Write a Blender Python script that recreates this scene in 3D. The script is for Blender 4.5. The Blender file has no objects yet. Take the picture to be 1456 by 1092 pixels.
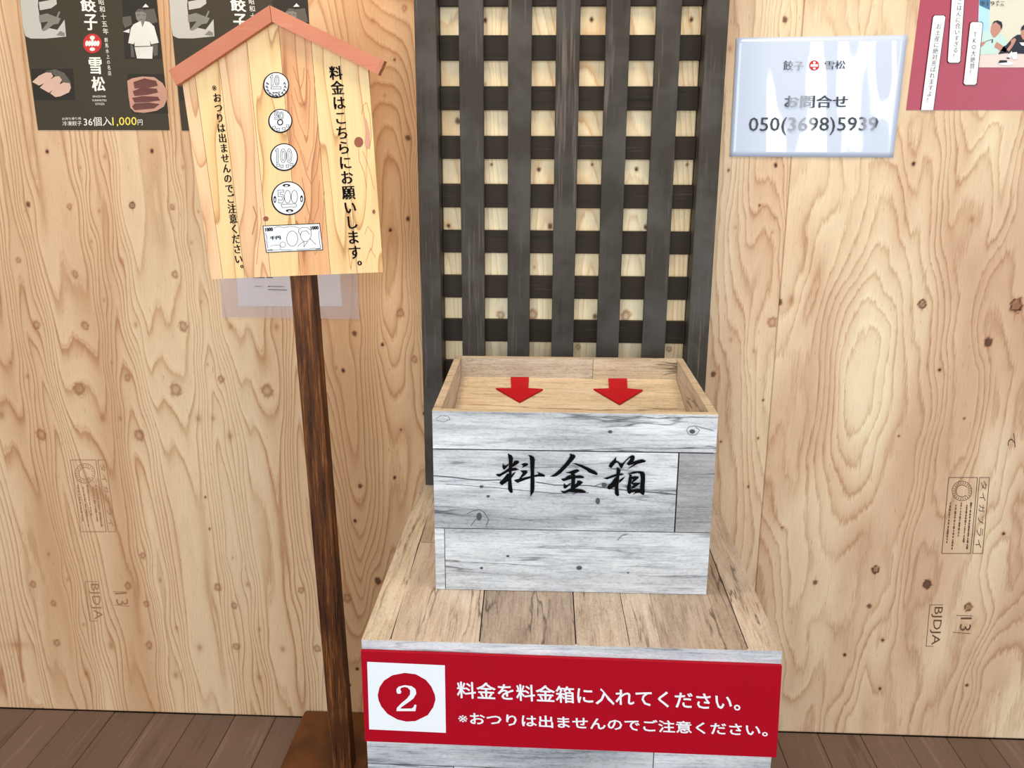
import bpy, bmesh, math, random
import numpy as np
from mathutils import Vector, Matrix
from mathutils.geometry import tessellate_polygon

random.seed(7)
sc = bpy.context.scene
COL = sc.collection

# ------------------------------------------------------------------ camera, world, lights, exposure
F, PITCH, YAW, ROLL = 1255.29, 0.26688, -0.04338, 0.003273
CAM = Vector((0.461374, -1.731823, 1.274850))
cp, sp, cy, sy = math.cos(PITCH), math.sin(PITCH), math.cos(YAW), math.sin(YAW)
FW = Vector((sy * cp, cy * cp, -sp)); R0 = Vector((cy, -sy, 0)); U0 = R0.cross(FW)
RT = R0 * math.cos(ROLL) + U0 * math.sin(ROLL); UP = -R0 * math.sin(ROLL) + U0 * math.cos(ROLL)
cam_d = bpy.data.cameras.new('camera'); cam = bpy.data.objects.new('camera', cam_d); COL.objects.link(cam)
m = Matrix((RT, UP, -FW)).transposed().to_4x4(); m.translation = CAM; cam.matrix_world = m
cam_d.sensor_width = 36.0; cam_d.lens = 36.0 * F / 1456.0; cam_d.clip_start = 0.01
sc.camera = cam

def area(name, loc, target, sx, sy_, power, col):
    l = bpy.data.lights.new(name, 'AREA'); l.shape = 'RECTANGLE'; l.size = sx; l.size_y = sy_; l.energy = power; l.color = col
    o = bpy.data.objects.new(name, l); COL.objects.link(o); o.location = loc
    o.rotation_euler = (Vector(target) - Vector(loc)).to_track_quat('-Z', 'Y').to_euler()
    return o
# shop front glazing behind the photographer: daylight through wide bays; the narrow strips are added for streaks on the notice
area('window_and_streak_light', (-0.55, -4.3, 1.45), (-0.3, 0, 1.0), 3.3, 2.3, 108, (0.84, 0.93, 1.0))
area('window_and_streak_light', (2.06, -4.3, 1.45), (2.06, 0, 1.45), 0.17, 2.3, 13, (0.88, 0.95, 1.0))  # added strip, there to reflect as a streak in the laminated notice
area('window_and_streak_light', (2.50, -4.3, 1.45), (2.50, 0, 1.45), 0.09, 2.3, 6, (0.88, 0.95, 1.0))  # thinner added strip for a second streak on the notice
area('window_and_streak_light', (3.75, -4.3, 1.45), (2.2, 0, 1.0), 1.5, 2.3, 40, (0.88, 0.94, 1.0))
# warm ceiling fittings
area('ceiling_light', (0.05, -0.55, 2.5), (0.15, -0.30, 0.6), 0.35, 0.35, 14, (1.0, 0.80, 0.56))
area('ceiling_light', (1.05, -0.85, 2.5), (0.8, -0.3, 0.6), 0.5, 0.5, 10, (1.0, 0.82, 0.60))
w = bpy.data.worlds.new('world'); sc.world = w; w.use_nodes = True
w.node_tree.nodes['Background'].inputs[0].default_value = (0.98, 0.97, 1.0, 1)
w.node_tree.nodes['Background'].inputs[1].default_value = 0.42
sc.view_settings.view_transform = 'Standard'; sc.view_settings.look = 'None'
sc.view_settings.gamma = 1.0; sc.view_settings.use_curve_mapping = False
sc.view_settings.exposure = 0.0

# ------------------------------------------------------------------ measuring helper: photograph point -> point on a plane
def at(px, py, axis, val):
    v = FW + RT * ((px - 728) / F) - UP * ((py - 546) / F)
    return CAM + v * ((val - CAM[axis]) / v[axis])
def surf(axis, val):
    return lambda p: at(p[0], p[1], axis, val)

# ------------------------------------------------------------------ colours and materials
def lin(c):
    c = c / 255.0
    return c / 12.92 if c <= 0.04045 else ((c + 0.055) / 1.055) ** 2.4
def rgb(r, g, b): return (lin(r), lin(g), lin(b), 1.0)

class NT:
    def __init__(s, name, rough=0.6, spec=0.3):
        s.m = bpy.data.materials.new(name); s.m.use_nodes = True; s.t = s.m.node_tree
        s.b = s.t.nodes['Principled BSDF']; s.b.inputs['Roughness'].default_value = rough
        s.b.inputs['Specular IOR Level'].default_value = spec
    def n(s, typ, **kw):
        n = s.t.nodes.new(typ)
        for k, v in kw.items(): setattr(n, k, v)
        return n
    def put(s, sock, v):
        if isinstance(v, bpy.types.NodeSocket): s.t.links.new(v, sock)
        elif v is not None: sock.default_value = v
    def math(s, op, a, b=None, c=None):
        n = s.n('ShaderNodeMath', operation=op)
        for i, v in enumerate((a, b, c)):
            if v is not None: s.put(n.inputs[i], v)
        return n.outputs[0]
    def attr(s, name):
        return s.n('ShaderNodeAttribute', attribute_name=name).outputs['Fac']
    def noise(s, vec, scale, detail=3, rough=0.55, w=None):
        n = s.n('ShaderNodeTexNoise')
        if w is not None:
            n.noise_dimensions = '4D'; s.put(n.inputs['W'], w)
        s.put(n.inputs['Vector'], vec)
        n.inputs['Scale'].default_value = scale; n.inputs['Detail'].default_value = detail
        n.inputs['Roughness'].default_value = rough
        return n.outputs[0]
    def mapping(s, vec, scale):
        n = s.n('ShaderNodeMapping'); s.put(n.inputs[0], vec); n.inputs['Scale'].default_value = scale
        return n.outputs[0]
    def obj(s): return s.n('ShaderNodeTexCoord').outputs['Object']
    def rand(s): return s.n('ShaderNodeObjectInfo').outputs['Random']
    def ramp(s, fac, stops):
        n = s.n('ShaderNodeValToRGB'); e = n.color_ramp.elements
        while len(e) < len(stops): e.new(0.5)
        for i, (p, c) in enumerate(stops):
            e[i].position = p; e[i].color = c if len(c) == 4 else (*c, 1)
        s.put(n.inputs[0], fac); return n.outputs[0]
    def mix(s, fac, a, b, mode='MIX'):
        n = s.n('ShaderNodeMix', data_type='RGBA', blend_type=mode)
        s.put(n.inputs[0], fac); s.put(n.inputs[6], a); s.put(n.inputs[7], b)
        return n.outputs[2]
    def bump(s, h, strength, dist):
        n = s.n('ShaderNodeBump'); n.inputs['Strength'].default_value = strength
        n.inputs['Distance'].default_value = dist; s.put(n.inputs['Height'], h)
        s.t.links.new(n.outputs[0], s.b.inputs['Normal'])
    def color(s, c): s.put(s.b.inputs['Base Color'], c); return s

G = lambda v: (v, v, v, 1)
def flat(name, c, rough=0.6, spec=0.3, coat=0.0, coat_rough=0.1, mott=0.04):
    t = NT(name, rough, spec)
    nz = t.noise(t.obj(), 22.0, 2)
    t.color(t.mix(1.0, c, t.ramp(nz, [(0.3, G(1 - mott)), (0.7, G(1.0))]), 'MULTIPLY'))
    t.b.inputs['Coat Weight'].default_value = coat; t.b.inputs['Coat Roughness'].default_value = coat_rough
    return t.m

def ply_mat(name, light, mid, dark, pale, jag, line=1.0):
    """plywood face: the attribute 'ring' holds the growth ring phase, 'knot' the knots, 'tone' the broad veneer tone"""
    t = NT(name, 0.62, 0.22)
    o = t.obj()
    st = t.noise(t.mapping(o, (1.0, 1.0, 0.035)), 620, 2, 0.6)
    st2 = t.noise(t.mapping(o, (1.0, 1.0, 0.06)), 190, 2, 0.6)
    wv = t.noise(t.mapping(o, (1.0, 1.0, 0.35)), 45, 2, 0.5)
    r = t.math('ADD', t.attr('ring'), t.math('MULTIPLY', t.math('SUBTRACT', st2, 0.5), jag))
    r = t.math('ADD', r, t.math('MULTIPLY', t.math('SUBTRACT', st, 0.5), jag * 0.6))
    r = t.math('ADD', r, t.math('MULTIPLY', t.math('SUBTRACT', wv, 0.5), jag * 1.1))
    f = t.math('FRACT', r)
    band = t.ramp(f, [(0.0, mid), (0.10, light), (0.55, light), (0.90, mid), (1.0, light)])
    alt = t.ramp(t.math('FRACT', t.math('MULTIPLY', r, 0.37)), [(0.0, G(0)), (0.45, G(0)), (0.55, G(1)), (0.9, G(1)), (1.0, G(0))])
    band = t.mix(t.math('MULTIPLY', alt, 0.5), band, light)
    tn = t.attr('tone'); cn = t.attr('contrast')
    c = t.mix(t.math('MAXIMUM', tn, 0.0), band, pale)
    c = t.mix(t.math('MULTIPLY', t.math('MAXIMUM', t.math('MULTIPLY', tn, -1.0), 0.0), 0.8), c, mid)
    L_ = line
    c = t.mix(cn, c, t.ramp(f, [(0.0, (1.03, 1.03, 1.03, 1)), (0.14, (1.05, 1.06, 1.07, 1)), (0.3, G(1.0)), (0.74, (0.97, 0.95, 0.93, 1)), (0.93, (1 - .20 * L_, 1 - .30 * L_, 1 - .38 * L_, 1)), (0.985, (0.97, 0.95, 0.93, 1))]), 'MULTIPLY')
    fib = t.ramp(st, [(0.25, G(0.86)), (0.5, G(1.0)), (0.8, G(1.04))])
    c = t.mix(1.0, c, fib, 'MULTIPLY')
    sp_ = t.noise(t.mapping(o, (1.0, 1.0, 0.10)), 420, 1, 0.5)
    c = t.mix(t.ramp(sp_, [(0.0, G(0)), (0.70, G(0)), (0.76, G(0.55)), (1.0, G(0.7))]), c, dark)
    k = t.attr('knot')
    c = t.mix(t.ramp(k, [(0.0, G(0)), (0.25, G(0.25)), (0.5, G(0.65)), (1.0, G(1))]), c,
              t.ramp(k, [(0.0, rgb(176, 122, 78)), (0.50, rgb(150, 96, 60)), (0.78, rgb(84, 46, 28)), (0.95, rgb(40, 22, 16))]))
    t.color(c); t.bump(t.math('ADD', st, t.math('MULTIPLY', f, 0.5)), 0.25, 0.0006)
    return t.m

def wood_mat(name, axis, base, dark, light, fine=1.0, grey=None, rough=0.6, spec=0.25, cells=0.4, coat=0.0, rel=0.3, stops=(0.30, 0.43, 0.56, 0.72)):
    """planed or printed board: grain runs along the axis (0 x, 1 y, 2 z); every object gets its own offset"""
    t = NT(name, rough, spec)
    o = t.obj(); rnd = t.rand()
    sc3 = [1.0, 1.0, 1.0]; sc3[axis] = 0.06
    W = t.math('MULTIPLY', rnd, 37.0)
    a = t.noise(t.mapping(o, sc3), 42 * fine, 4, 0.65, W)
    sc4 = [1.0, 1.0, 1.0]; sc4[axis] = 0.03
    b = t.noise(t.mapping(o, sc4), 330 * fine, 3, 0.6, W)
    bl = t.noise(o, 9.0, 3, 0.6, W)
    k = t.math('ADD', t.math('MULTIPLY', a, 0.62), t.math('MULTIPLY', b, 0.38))
    c = t.ramp(k, [(stops[0], dark), (stops[1], base), (stops[2], base), (stops[3], light)])
    if grey is not None:
        c = t.mix(t.ramp(bl, [(0.42, G(0)), (0.62, G(cells))]), c, grey)
    tint = t.ramp(rnd, [(0.0, G(0.86)), (0.5, G(1.0)), (1.0, G(1.05))])
    c = t.mix(1.0, c, tint, 'MULTIPLY')
    t.color(c); t.bump(b, rel, 0.0008)
    t.b.inputs['Coat Weight'].default_value = coat
    return t.m

def white_wash(name, axis, base, dark, light, streak=1.0):
    """printed white-washed weathered board with grey cracks and a few knots"""
    t = NT(name, 0.45, 0.35)
    o = t.obj(); rnd = t.rand(); W = t.math('MULTIPLY', rnd, 53.0)
    s1 = [1.0, 1.0, 1.0]; s1[axis] = 0.16
    s2 = [1.0, 1.0, 1.0]; s2[axis] = 0.05
    a = t.noise(t.mapping(o, s1), 55, 5, 0.72, W)
    b = t.noise(t.mapping(o, s2), 300, 3, 0.65, W)
    big = t.noise(t.mapping(o, s1), 14, 3, 0.6, W)
    k = t.math('ADD', t.math('MULTIPLY', a, 0.7), t.math('MULTIPLY', b, 0.3))
    c = t.ramp(k, [(0.32, dark), (0.41, base), (0.55, light), (0.75, light)])
    m_ = t.ramp(big, [(0.35, G(1)), (0.6, G(0))])
    c = t.mix(t.math('MULTIPLY', m_, 0.55 * streak), c, dark)
    fine = t.ramp(b, [(0.3, G(0.74)), (0.46, G(0.98)), (0.8, G(1.05))])
    c = t.mix(1.0, c, fine, 'MULTIPLY')
    s5 = [1.0, 1.0, 1.0]; s5[axis] = 0.35
    spk = t.noise(t.mapping(o, s5), 420, 2, 0.7, W)
    c = t.mix(t.ramp(big, [(0.35, G(0.9)), (0.65, G(0.3))]), c, t.mix(1.0, c, t.ramp(spk, [(0.36, G(0.70)), (0.5, G(1.0)), (0.8, G(1.03))]), 'MULTIPLY'))
    s6 = [1.0, 1.0, 1.0]; s6[axis] = 0.09
    rid = t.noise(t.mapping(o, s6), 26, 4, 0.6, t.math('ADD', W, 5.0))
    rl = t.math('ABSOLUTE', t.math('SUBTRACT', rid, 0.5))
    msk = t.ramp(t.noise(t.mapping(o, s6), 30, 2, 0.5, t.math('ADD', W, 9.0)), [(0.48, G(0)), (0.6, G(1))])
    c = t.mix(t.math('MULTIPLY', msk, t.ramp(rl, [(0.0, G(0.85)), (0.008, G(0.5)), (0.02, G(0.0))])), c, tuple(x * 0.3 for x in dark[:3]) + (1,))
    vor = t.n('ShaderNodeTexVoronoi', voronoi_dimensions='4D')
    s3 = [1.0, 1.0, 1.0]; s3[axis] = 0.62
    t.put(vor.inputs['Vector'], t.mapping(o, s3)); t.put(vor.inputs['W'], W); vor.inputs['Scale'].default_value = 7.5
    kn = t.ramp(vor.outputs['Distance'], [(0.0, G(0.9)), (0.035, G(0.75)), (0.05, G(0.15)), (0.06, G(0.5)), (0.085, G(0.0))])
    c = t.mix(kn, c, tuple(x * 0.35 for x in dark[:3]) + (1,))
    c = t.mix(1.0, c, t.ramp(rnd, [(0.0, G(0.88)), (0.4, G(1.0)), (1.0, G(1.04))]), 'MULTIPLY')
    t.color(c); t.bump(k, 0.15, 0.0006)
    return t.m

M = {}
M['ply_left'] = ply_mat('plywood_left', rgb(219, 185, 147), rgb(196, 152, 112), rgb(146, 100, 64), rgb(226, 198, 160), 0.22, 1.35)
M['ply_mid'] = ply_mat('plywood_middle', rgb(212, 172, 130), rgb(194, 148, 106), rgb(160, 110, 70), rgb(224, 186, 144), 0.25, 1.05)
M['ply_right'] = ply_mat('plywood_right', rgb(218, 187, 154), rgb(198, 161, 129), rgb(146, 106, 78), rgb(234, 215, 180), 0.6, 1.0)
M['back'] = ply_mat('pale_backing', rgb(255, 228, 182), rgb(250, 208, 154), rgb(214, 160, 108), rgb(255, 238, 200), 0.3, 0.7)
M['batten'] = wood_mat('charcoal_stain', 2, rgb(62, 57, 51), rgb(38, 35, 31), rgb(122, 110, 100), 1.0, rgb(84, 81, 77), 0.55, 0.14, 0.7, stops=(0.34, 0.45, 0.55, 0.68))
M['batten_x'] = wood_mat('charcoal_stain_rails', 0, rgb(46, 38, 29), rgb(28, 23, 17), rgb(84, 72, 58), 1.0, rgb(52, 46, 38), 0.55, 0.14, 0.4, stops=(0.34, 0.45, 0.56, 0.72))
M['post'] = wood_mat('brown_stained_post', 2, rgb(88, 50, 23), rgb(36, 19, 9), rgb(158, 98, 52), 1.9, rgb(60, 32, 14), 0.55, 0.2, 0.35, rel=0.6, stops=(0.41, 0.48, 0.52, 0.62))
M['base'] = wood_mat('brown_stained_base', 1, rgb(112, 68, 34), rgb(66, 38, 18), rgb(150, 94, 50), 0.8, rgb(66, 40, 22), 0.5, 0.25, 0.7)
M['roof'] = wood_mat('salmon_wood', 0, rgb(200, 126, 96), rgb(168, 90, 66), rgb(222, 156, 126), 1.0, rgb(186, 108, 80), 0.5, 0.3, 0.5)
M['floor'] = wood_mat('brown_floor_boards', 1, rgb(116, 96, 83), rgb(84, 68, 58), rgb(142, 120, 106), 0.5, rgb(122, 98, 82), 0.5, 0.35, 0.6, stops=(0.36, 0.45, 0.55, 0.66))
M['gap'] = flat('dark_joint', rgb(52, 40, 32), 0.9)
M['wash_x'] = white_wash('white_wash_front', 0, rgb(202, 206, 210), rgb(92, 94, 100), rgb(234, 236, 237))
M['wash_grey'] = white_wash('grey_wash_front', 0, rgb(165, 163, 163), rgb(100, 98, 98), rgb(184, 182, 182), 0.8)
M['wash_y'] = white_wash('warm_lit_beige_wash', 1, rgb(196, 176, 156), rgb(126, 108, 92), rgb(216, 200, 182), 0.6)  # wash_y to rim: greyish print, plank tones vary, warm overhead light put into the colour
M['wash_y2'] = white_wash('warm_lit_taupe_wash', 1, rgb(170, 150, 132), rgb(112, 96, 82), rgb(192, 174, 156), 0.6)
M['wash_y3'] = white_wash('warm_lit_sand_border', 1, rgb(214, 196, 170), rgb(150, 132, 108), rgb(228, 214, 192), 0.4)
M['wash_in'] = white_wash('warm_lit_sand_inside', 0, rgb(212, 190, 158), rgb(150, 128, 100), rgb(226, 208, 180), 0.4)
M['wash_back'] = white_wash('warm_lit_taupe_inside', 0, rgb(204, 186, 162), rgb(140, 124, 108), rgb(220, 206, 186), 0.6)
M['rim'] = white_wash('warm_lit_sand_rim', 0, rgb(198, 178, 150), rgb(140, 120, 96), rgb(216, 198, 172), 0.5)
M['joint'] = flat('joint_line', rgb(42, 38, 38), 0.8)
M['red'] = flat('red_vinyl', rgb(174, 0, 28), 0.55, 0.15, 0.0, 0.15, 0.05)
M['arrow_red'] = flat('arrow_red', rgb(184, 10, 26), 0.6, 0.2)
M['white'] = flat('white_print', rgb(240, 243, 245), 0.45, 0.3, mott=0.01)
M['ink'] = flat('black_ink', rgb(10, 9, 10), 0.7, 0.08, mott=0.0)
M['ink_soft'] = flat('grey_ink', rgb(84, 84, 88), 0.6, 0.2, mott=0.0)
M['poster'] = flat('poster_dark', rgb(62, 53, 36), 0.5, 0.25)
M['poster_darker'] = flat('poster_black', rgb(44, 37, 26), 0.5, 0.25)
M['cream'] = flat('poster_cream_ink', rgb(238, 234, 222), 0.5, mott=0.0)
M['yellow'] = flat('poster_yellow_ink', rgb(240, 218, 90), 0.5, mott=0.0)
M['photo_pale'] = flat('photo_pale_grey', rgb(190, 186, 176), 0.45)
M['photo_mid'] = flat('photo_mid_grey', rgb(128, 124, 112), 0.45)
M['photo_dim'] = flat('photo_dim_grey', rgb(92, 86, 74), 0.45)
M['photo_shirt'] = flat('photo_shirt', rgb(222, 220, 210), 0.45, mott=0.12)
M['dumpling'] = flat('photo_dumpling', rgb(214, 176, 156), 0.45, mott=0.1)
M['plate'] = flat('photo_plate', rgb(196, 146, 124), 0.45)
M['fried'] = flat('photo_fried', rgb(112, 62, 50), 0.45, mott=0.3)
M['emblem'] = flat('emblem_red', rgb(200, 46, 36), 0.45)
M['crimson'] = flat('poster_crimson', rgb(168, 44, 72), 0.34, 0.4, 0.4, 0.22, 0.06)
M['ph_wall'] = flat('photo_beige_wall', rgb(222, 220, 200), 0.4)
M['ph_curtain'] = flat('photo_blue_curtain', rgb(178, 222, 240), 0.4)
M['ph_blue'] = flat('photo_blue_corner', rgb(70, 120, 160), 0.4)
M['ph_mint'] = flat('photo_mint_shirt', rgb(196, 226, 218), 0.4)
M['ph_black'] = flat('photo_black_shirt', rgb(32, 34, 46), 0.4)
M['ph_skin'] = flat('photo_skin', rgb(196, 140, 122), 0.4)
M['ph_table'] = flat('photo_table', rgb(230, 212, 204), 0.4)
M['stamp'] = flat('stamp_ink', rgb(112, 84, 66), 0.7, 0.1, mott=0.25)
M['stamp_pale'] = flat('stamp_ink_pale', rgb(170, 128, 96), 0.7, 0.1, mott=0.2)

def laminate(name, base, wav=1.0):
    t = NT(name, 0.35, 0.5)
    t.color(base)
    t.b.inputs['Coat Weight'].default_value = 1.0; t.b.inputs['Coat Roughness'].default_value = 0.03
    n = t.noise(t.mapping(t.obj(), (1.0, 1.0, 0.34)), 7, 2, 0.5)
    bp = t.n('ShaderNodeBump'); bp.inputs['Strength'].default_value = 1.0; bp.inputs['Distance'].default_value = 0.0016 * wav
    t.put(bp.inputs['Height'], n); t.t.links.new(bp.outputs[0], t.b.inputs['Coat Normal'])
    return t
M['lam_paper'] = laminate('laminated_paper', rgb(198, 209, 228)).m
M['paper'] = flat('white_paper', rgb(222, 228, 238), 0.6)
tt = NT('clear_film', 0.12, 0.5); tt.color(rgb(222, 206, 200)); tt.b.inputs['Alpha'].default_value = 0.33; M['film'] = tt.m
def stave_mat(name, a, b, d):
    t = NT(name, 0.42, 0.35)
    o = t.obj(); rnd = t.rand(); W = t.math('MULTIPLY', rnd, 61.0)
    big = t.noise(t.mapping(o, (1.0, 1.0, 0.13)), 13, 2, 0.5, W)
    ln = t.math('FRACT', t.math('MULTIPLY', big, 9.0))
    b2 = t.noise(t.mapping(o, (1.0, 1.0, 0.03)), 260, 2, 0.6, W)
    c = t.ramp(ln, [(0.0, a), (0.5, a), (0.85, b), (0.96, d), (1.0, a)])
    c = t.mix(1.0, c, t.ramp(b2, [(0.3, G(0.92)), (0.6, G(1.02))]), 'MULTIPLY')
    t.color(c); return t.m
M['stave_y'] = stave_mat('yellow_pine_stave', rgb(242, 206, 146), rgb(232, 190, 126), rgb(196, 142, 84))
M['stave_o'] = stave_mat('orange_pine_stave', rgb(230, 174, 120), rgb(216, 152, 98), rgb(172, 106, 62))
M['stave_p'] = stave_mat('pink_pine_stave', rgb(240, 198, 150), rgb(230, 182, 132), rgb(200, 144, 96))
M['pine_knot'] = flat('pine_knot', rgb(150, 84, 56), 0.5); M['pine_line'] = flat('pine_line', rgb(196, 130, 82), 0.5)
M['pine_blush'] = flat('pine_blush', rgb(214, 158, 128), 0.5)

# ------------------------------------------------------------------ object helpers
def tag(o, label=None, cat=None, group=None, kind=None):
    if label: o['label'] = label
    if cat: o['category'] = cat
    if group: o['group'] = group
    if kind: o['kind'] = kind
    return o
def empty(name, loc, label=None, cat=None, group=None, kind=None):
    o = bpy.data.objects.new(name, None); o.empty_display_size = 0.05
    COL.objects.link(o); o.location = loc
    return tag(o, label, cat, group, kind)
WP = {}
def origin(o):
    v = Vector(o.location)
    while o.parent: o = o.parent; v += Vector(o.location)
    return v
def mesh(name, verts, faces, mat, parent=None, loc=None):
    """verts in world coordinates; stored relative to the parent's origin, own origin at loc"""
    me = bpy.data.meshes.new(name)
    base = origin(parent) if parent else Vector((0, 0, 0))
    own = Vector(loc) if loc is not None else (base if parent else Vector((0, 0, 0)))
    me.from_pydata([tuple(Vector(v) - own) for v in verts], [], faces)
    me.materials.append(mat)
    o = bpy.data.objects.new(name, me); COL.objects.link(o)
    if parent: o.parent = parent
    o.location = own - base
    return o
def bevel_mesh(o, w, seg=1):
    bm = bmesh.new(); bm.from_mesh(o.data)
    bmesh.ops.recalc_face_normals(bm, faces=bm.faces)
    if w: bmesh.ops.bevel(bm, geom=list(bm.edges), offset=w, segments=seg, affect='EDGES', profile=0.5)
    bm.to_mesh(o.data); bm.free(); return o
BF = [(0, 1, 3, 2), (4, 6, 7, 5), (0, 4, 5, 1), (2, 3, 7, 6), (0, 2, 6, 4), (1, 5, 7, 3)]
def box(name, x0, x1, y0, y1, z0, z1, mat, parent=None, bev=0.0, tf=None):
    vs = [Vector((x, y, z)) for x in (x0, x1) for y in (y0, y1) for z in (z0, z1)]
    if tf: vs = [tf(v) for v in vs]
    c = sum(vs, Vector()) / 8
    return bevel_mesh(mesh(name, vs, BF, mat, parent, c), bev)
def prism(name, pts, depth, mat, parent=None, bev=0.0, loc=None):
    """pts: 3D outline (front face), depth: vector to the back face"""
    n = len(pts); d = Vector(depth)
    vs = [Vector(p) for p in pts] + [Vector(p) + d for p in pts]
    tri = tessellate_polygon([[Vector(p) for p in pts]])
    fs = [tuple(t) for t in tri] + [tuple(i + n for i in reversed(t)) for t in tri]
    fs += [(i, (i + 1) % n, (i + 1) % n + n, i + n) for i in range(n)]
    o = mesh(name, vs, fs, mat, parent, loc)
    if bev: bevel_mesh(o, 0)
    else: bevel_mesh(o, 0)
    return o
class Art:
    """flat print: collects polygons, strokes and lettering drawn on one surface; one element per polygon or character"""
    def __init__(s): s.el = []
    def add(s, V, Fc): s.el.append((V, Fc))
    def poly(s, pts, S):
        P = [Vector(S(p)) for p in pts]
        for p in P: p.y -= 1.2e-5 * (len(s.el) % 30)
        s.add(P, [tuple(t) for t in tessellate_polygon([P])]); return s
    def ellipse(s, cx, cy, rx, ry, S, n=28, rot=0.0):
        c_, s_ = math.cos(rot), math.sin(rot)
        return s.poly([(cx + rx * math.cos(a) * c_ - ry * math.sin(a) * s_, cy + rx * math.cos(a) * s_ + ry * math.sin(a) * c_)
                       for a in [2 * math.pi * i / n for i in range(n)]], S)
    def line(s, pts, wd, S, close=False):
        pts = list(pts)
        if close: pts.append(pts[0])
        for (x0, y0), (x1, y1) in zip(pts, pts[1:]):
            l = math.hypot(x1 - x0, y1 - y0) or 1e-6; nx, ny = -(y1 - y0) / l * wd / 2, (x1 - x0) / l * wd / 2
            ex, ey = (x1 - x0) / l * wd * 0.3, (y1 - y0) / l * wd * 0.3
            s.add([Vector(S(p)) - Vector((0, 1.0e-6 * (len(s.el) % 60), 0)) for p in ((x0 - ex + nx, y0 - ey + ny), (x1 + ex + nx, y1 + ey + ny), (x1 + ex - nx, y1 + ey - ny), (x0 - ex - nx, y0 - ey - ny))], [(0, 1, 2, 3)])
        return s
    def ring(s, cx, cy, rx, ry, wd, S, n=26, a0=0.0, a1=2 * math.pi):
        return s.line([(cx + rx * math.cos(a0 + (a1 - a0) * i / n), cy + ry * math.sin(a0 + (a1 - a0) * i / n)) for i in range(n + 1)], wd, S)
    def text(s, string, tl, tr, bl, S, **kw):
        gl = glyphs(string, **kw); V = np.vstack([g_[0] for g_ in gl])
        x0, x1 = V[:, 0].min(), V[:, 0].max(); y0, y1 = V[:, 1].min(), V[:, 1].max()
        for V, Fc, nv in gl:
            u = (V[:, 0] - x0) / (x1 - x0); v = (y1 - V[:, 1]) / (y1 - y0)
            P_ = [Vector(S((tl[0] + (tr[0] - tl[0]) * a_ + (bl[0] - tl[0]) * b_, tl[1] + (tr[1] - tl[1]) * a_ + (bl[1] - tl[1]) * b_))) for a_, b_ in zip(u, v)]
            for i, p_ in enumerate(P_): p_.y -= 1.2e-5 * (i // nv)
            s.add(P_, Fc)
        return s
    def build(s, name, mat, parent, one=False):
        """small fine prints become one part of kind stuff; one=True: a single drawn piece"""
        V, Fc = [], []
        for v, f in s.el:
            Fc += [tuple(i + len(V) for i in t) for t in f]; V += list(v)
        o = mesh(name, V, Fc, mat, parent)
        if len(s.el) > 1 and not one: o['kind'] = 'stuff'
        return o
    def each(s, name, mat, parent):
        """every element a part of its own"""
        return [mesh(name, v, f, mat, parent, sum(v, Vector()) / len(v)) for v, f in s.el]
_GL = {}
def glyph(ch, off, res):
    """outline of one character of the built-in font as flat triangles"""
    k = (ch, off, res)
    if k in _GL: return _GL[k]
    cu = bpy.data.curves.new('t', 'FONT'); cu.body = ch; cu.size = 1.0; cu.resolution_u = res; cu.offset = off
    cu.dimensions = '2D'; cu.fill_mode = 'FRONT'; cu.align_x = 'LEFT'
    o = bpy.data.objects.new('t', cu); COL.objects.link(o)
    dg = bpy.context.evaluated_depsgraph_get(); dg.update()
    me = o.evaluated_get(dg).to_mesh()
    V = np.array([v.co[:2] for v in me.vertices]).reshape(-1, 2); Fc = [tuple(p.vertices) for p in me.polygons]
    o.evaluated_get(dg).to_mesh_clear()
    bpy.data.objects.remove(o); bpy.data.curves.remove(cu)
    _GL[k] = (V, Fc); return _GL[k]
def advance(ch):
    return glyph(ch + '|', 0.0, 1)[0][:, 0].max() - glyph('|', 0.0, 1)[0][:, 0].max()
def glyphs(string, vertical=False, bold=0.0, mincho=0.0, res=2, space=1.0):
    """[(points, faces)] per character; vertical writing stacks the characters. bold: stroke growth, mincho: thick uprights on thin horizontals"""
    out = []; pen = 0.0
    for i, ch in enumerate(string):
        if ch in ' \u3000':
            if not vertical: pen += 0.5
            continue
        V, Fc = glyph(ch, -0.010 if mincho and not bold else 0.0, res)
        if vertical:
            ox, oy = ((0.58, 0.55) if ch in '。、' else (0, 0)); oy -= i * space
            if ord(ch) < 256: ox = 0.5 - (V[:, 0].min() + V[:, 0].max()) / 2
        else:
            ox, oy = pen, 0.0; pen += advance(ch) * space
        sh = [(0.0, 0.0)]
        if ch == '※': out.append((V + np.array([ox, oy]), list(Fc), len(V))); continue
        if bold: sh += [(bold * math.cos(a), bold * math.sin(a)) for a in [0.3 + j * math.pi / 3 for j in range(6)]]
        if mincho: sh = [(a + d, b_) for a, b_ in sh for d in (-mincho, 0.0, mincho)]
        VV = np.vstack([V + np.array([ox + dx, oy + dy]) for dx, dy in sh])
        FF = [tuple(k + j * len(V) for k in f) for j in range(len(sh)) for f in Fc]
        out.append((VV, FF, len(V)))
    return out

def zoomed(ox, oy, k, S): return lambda p: S((ox + p[0] / k, oy + p[1] / k))

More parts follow.
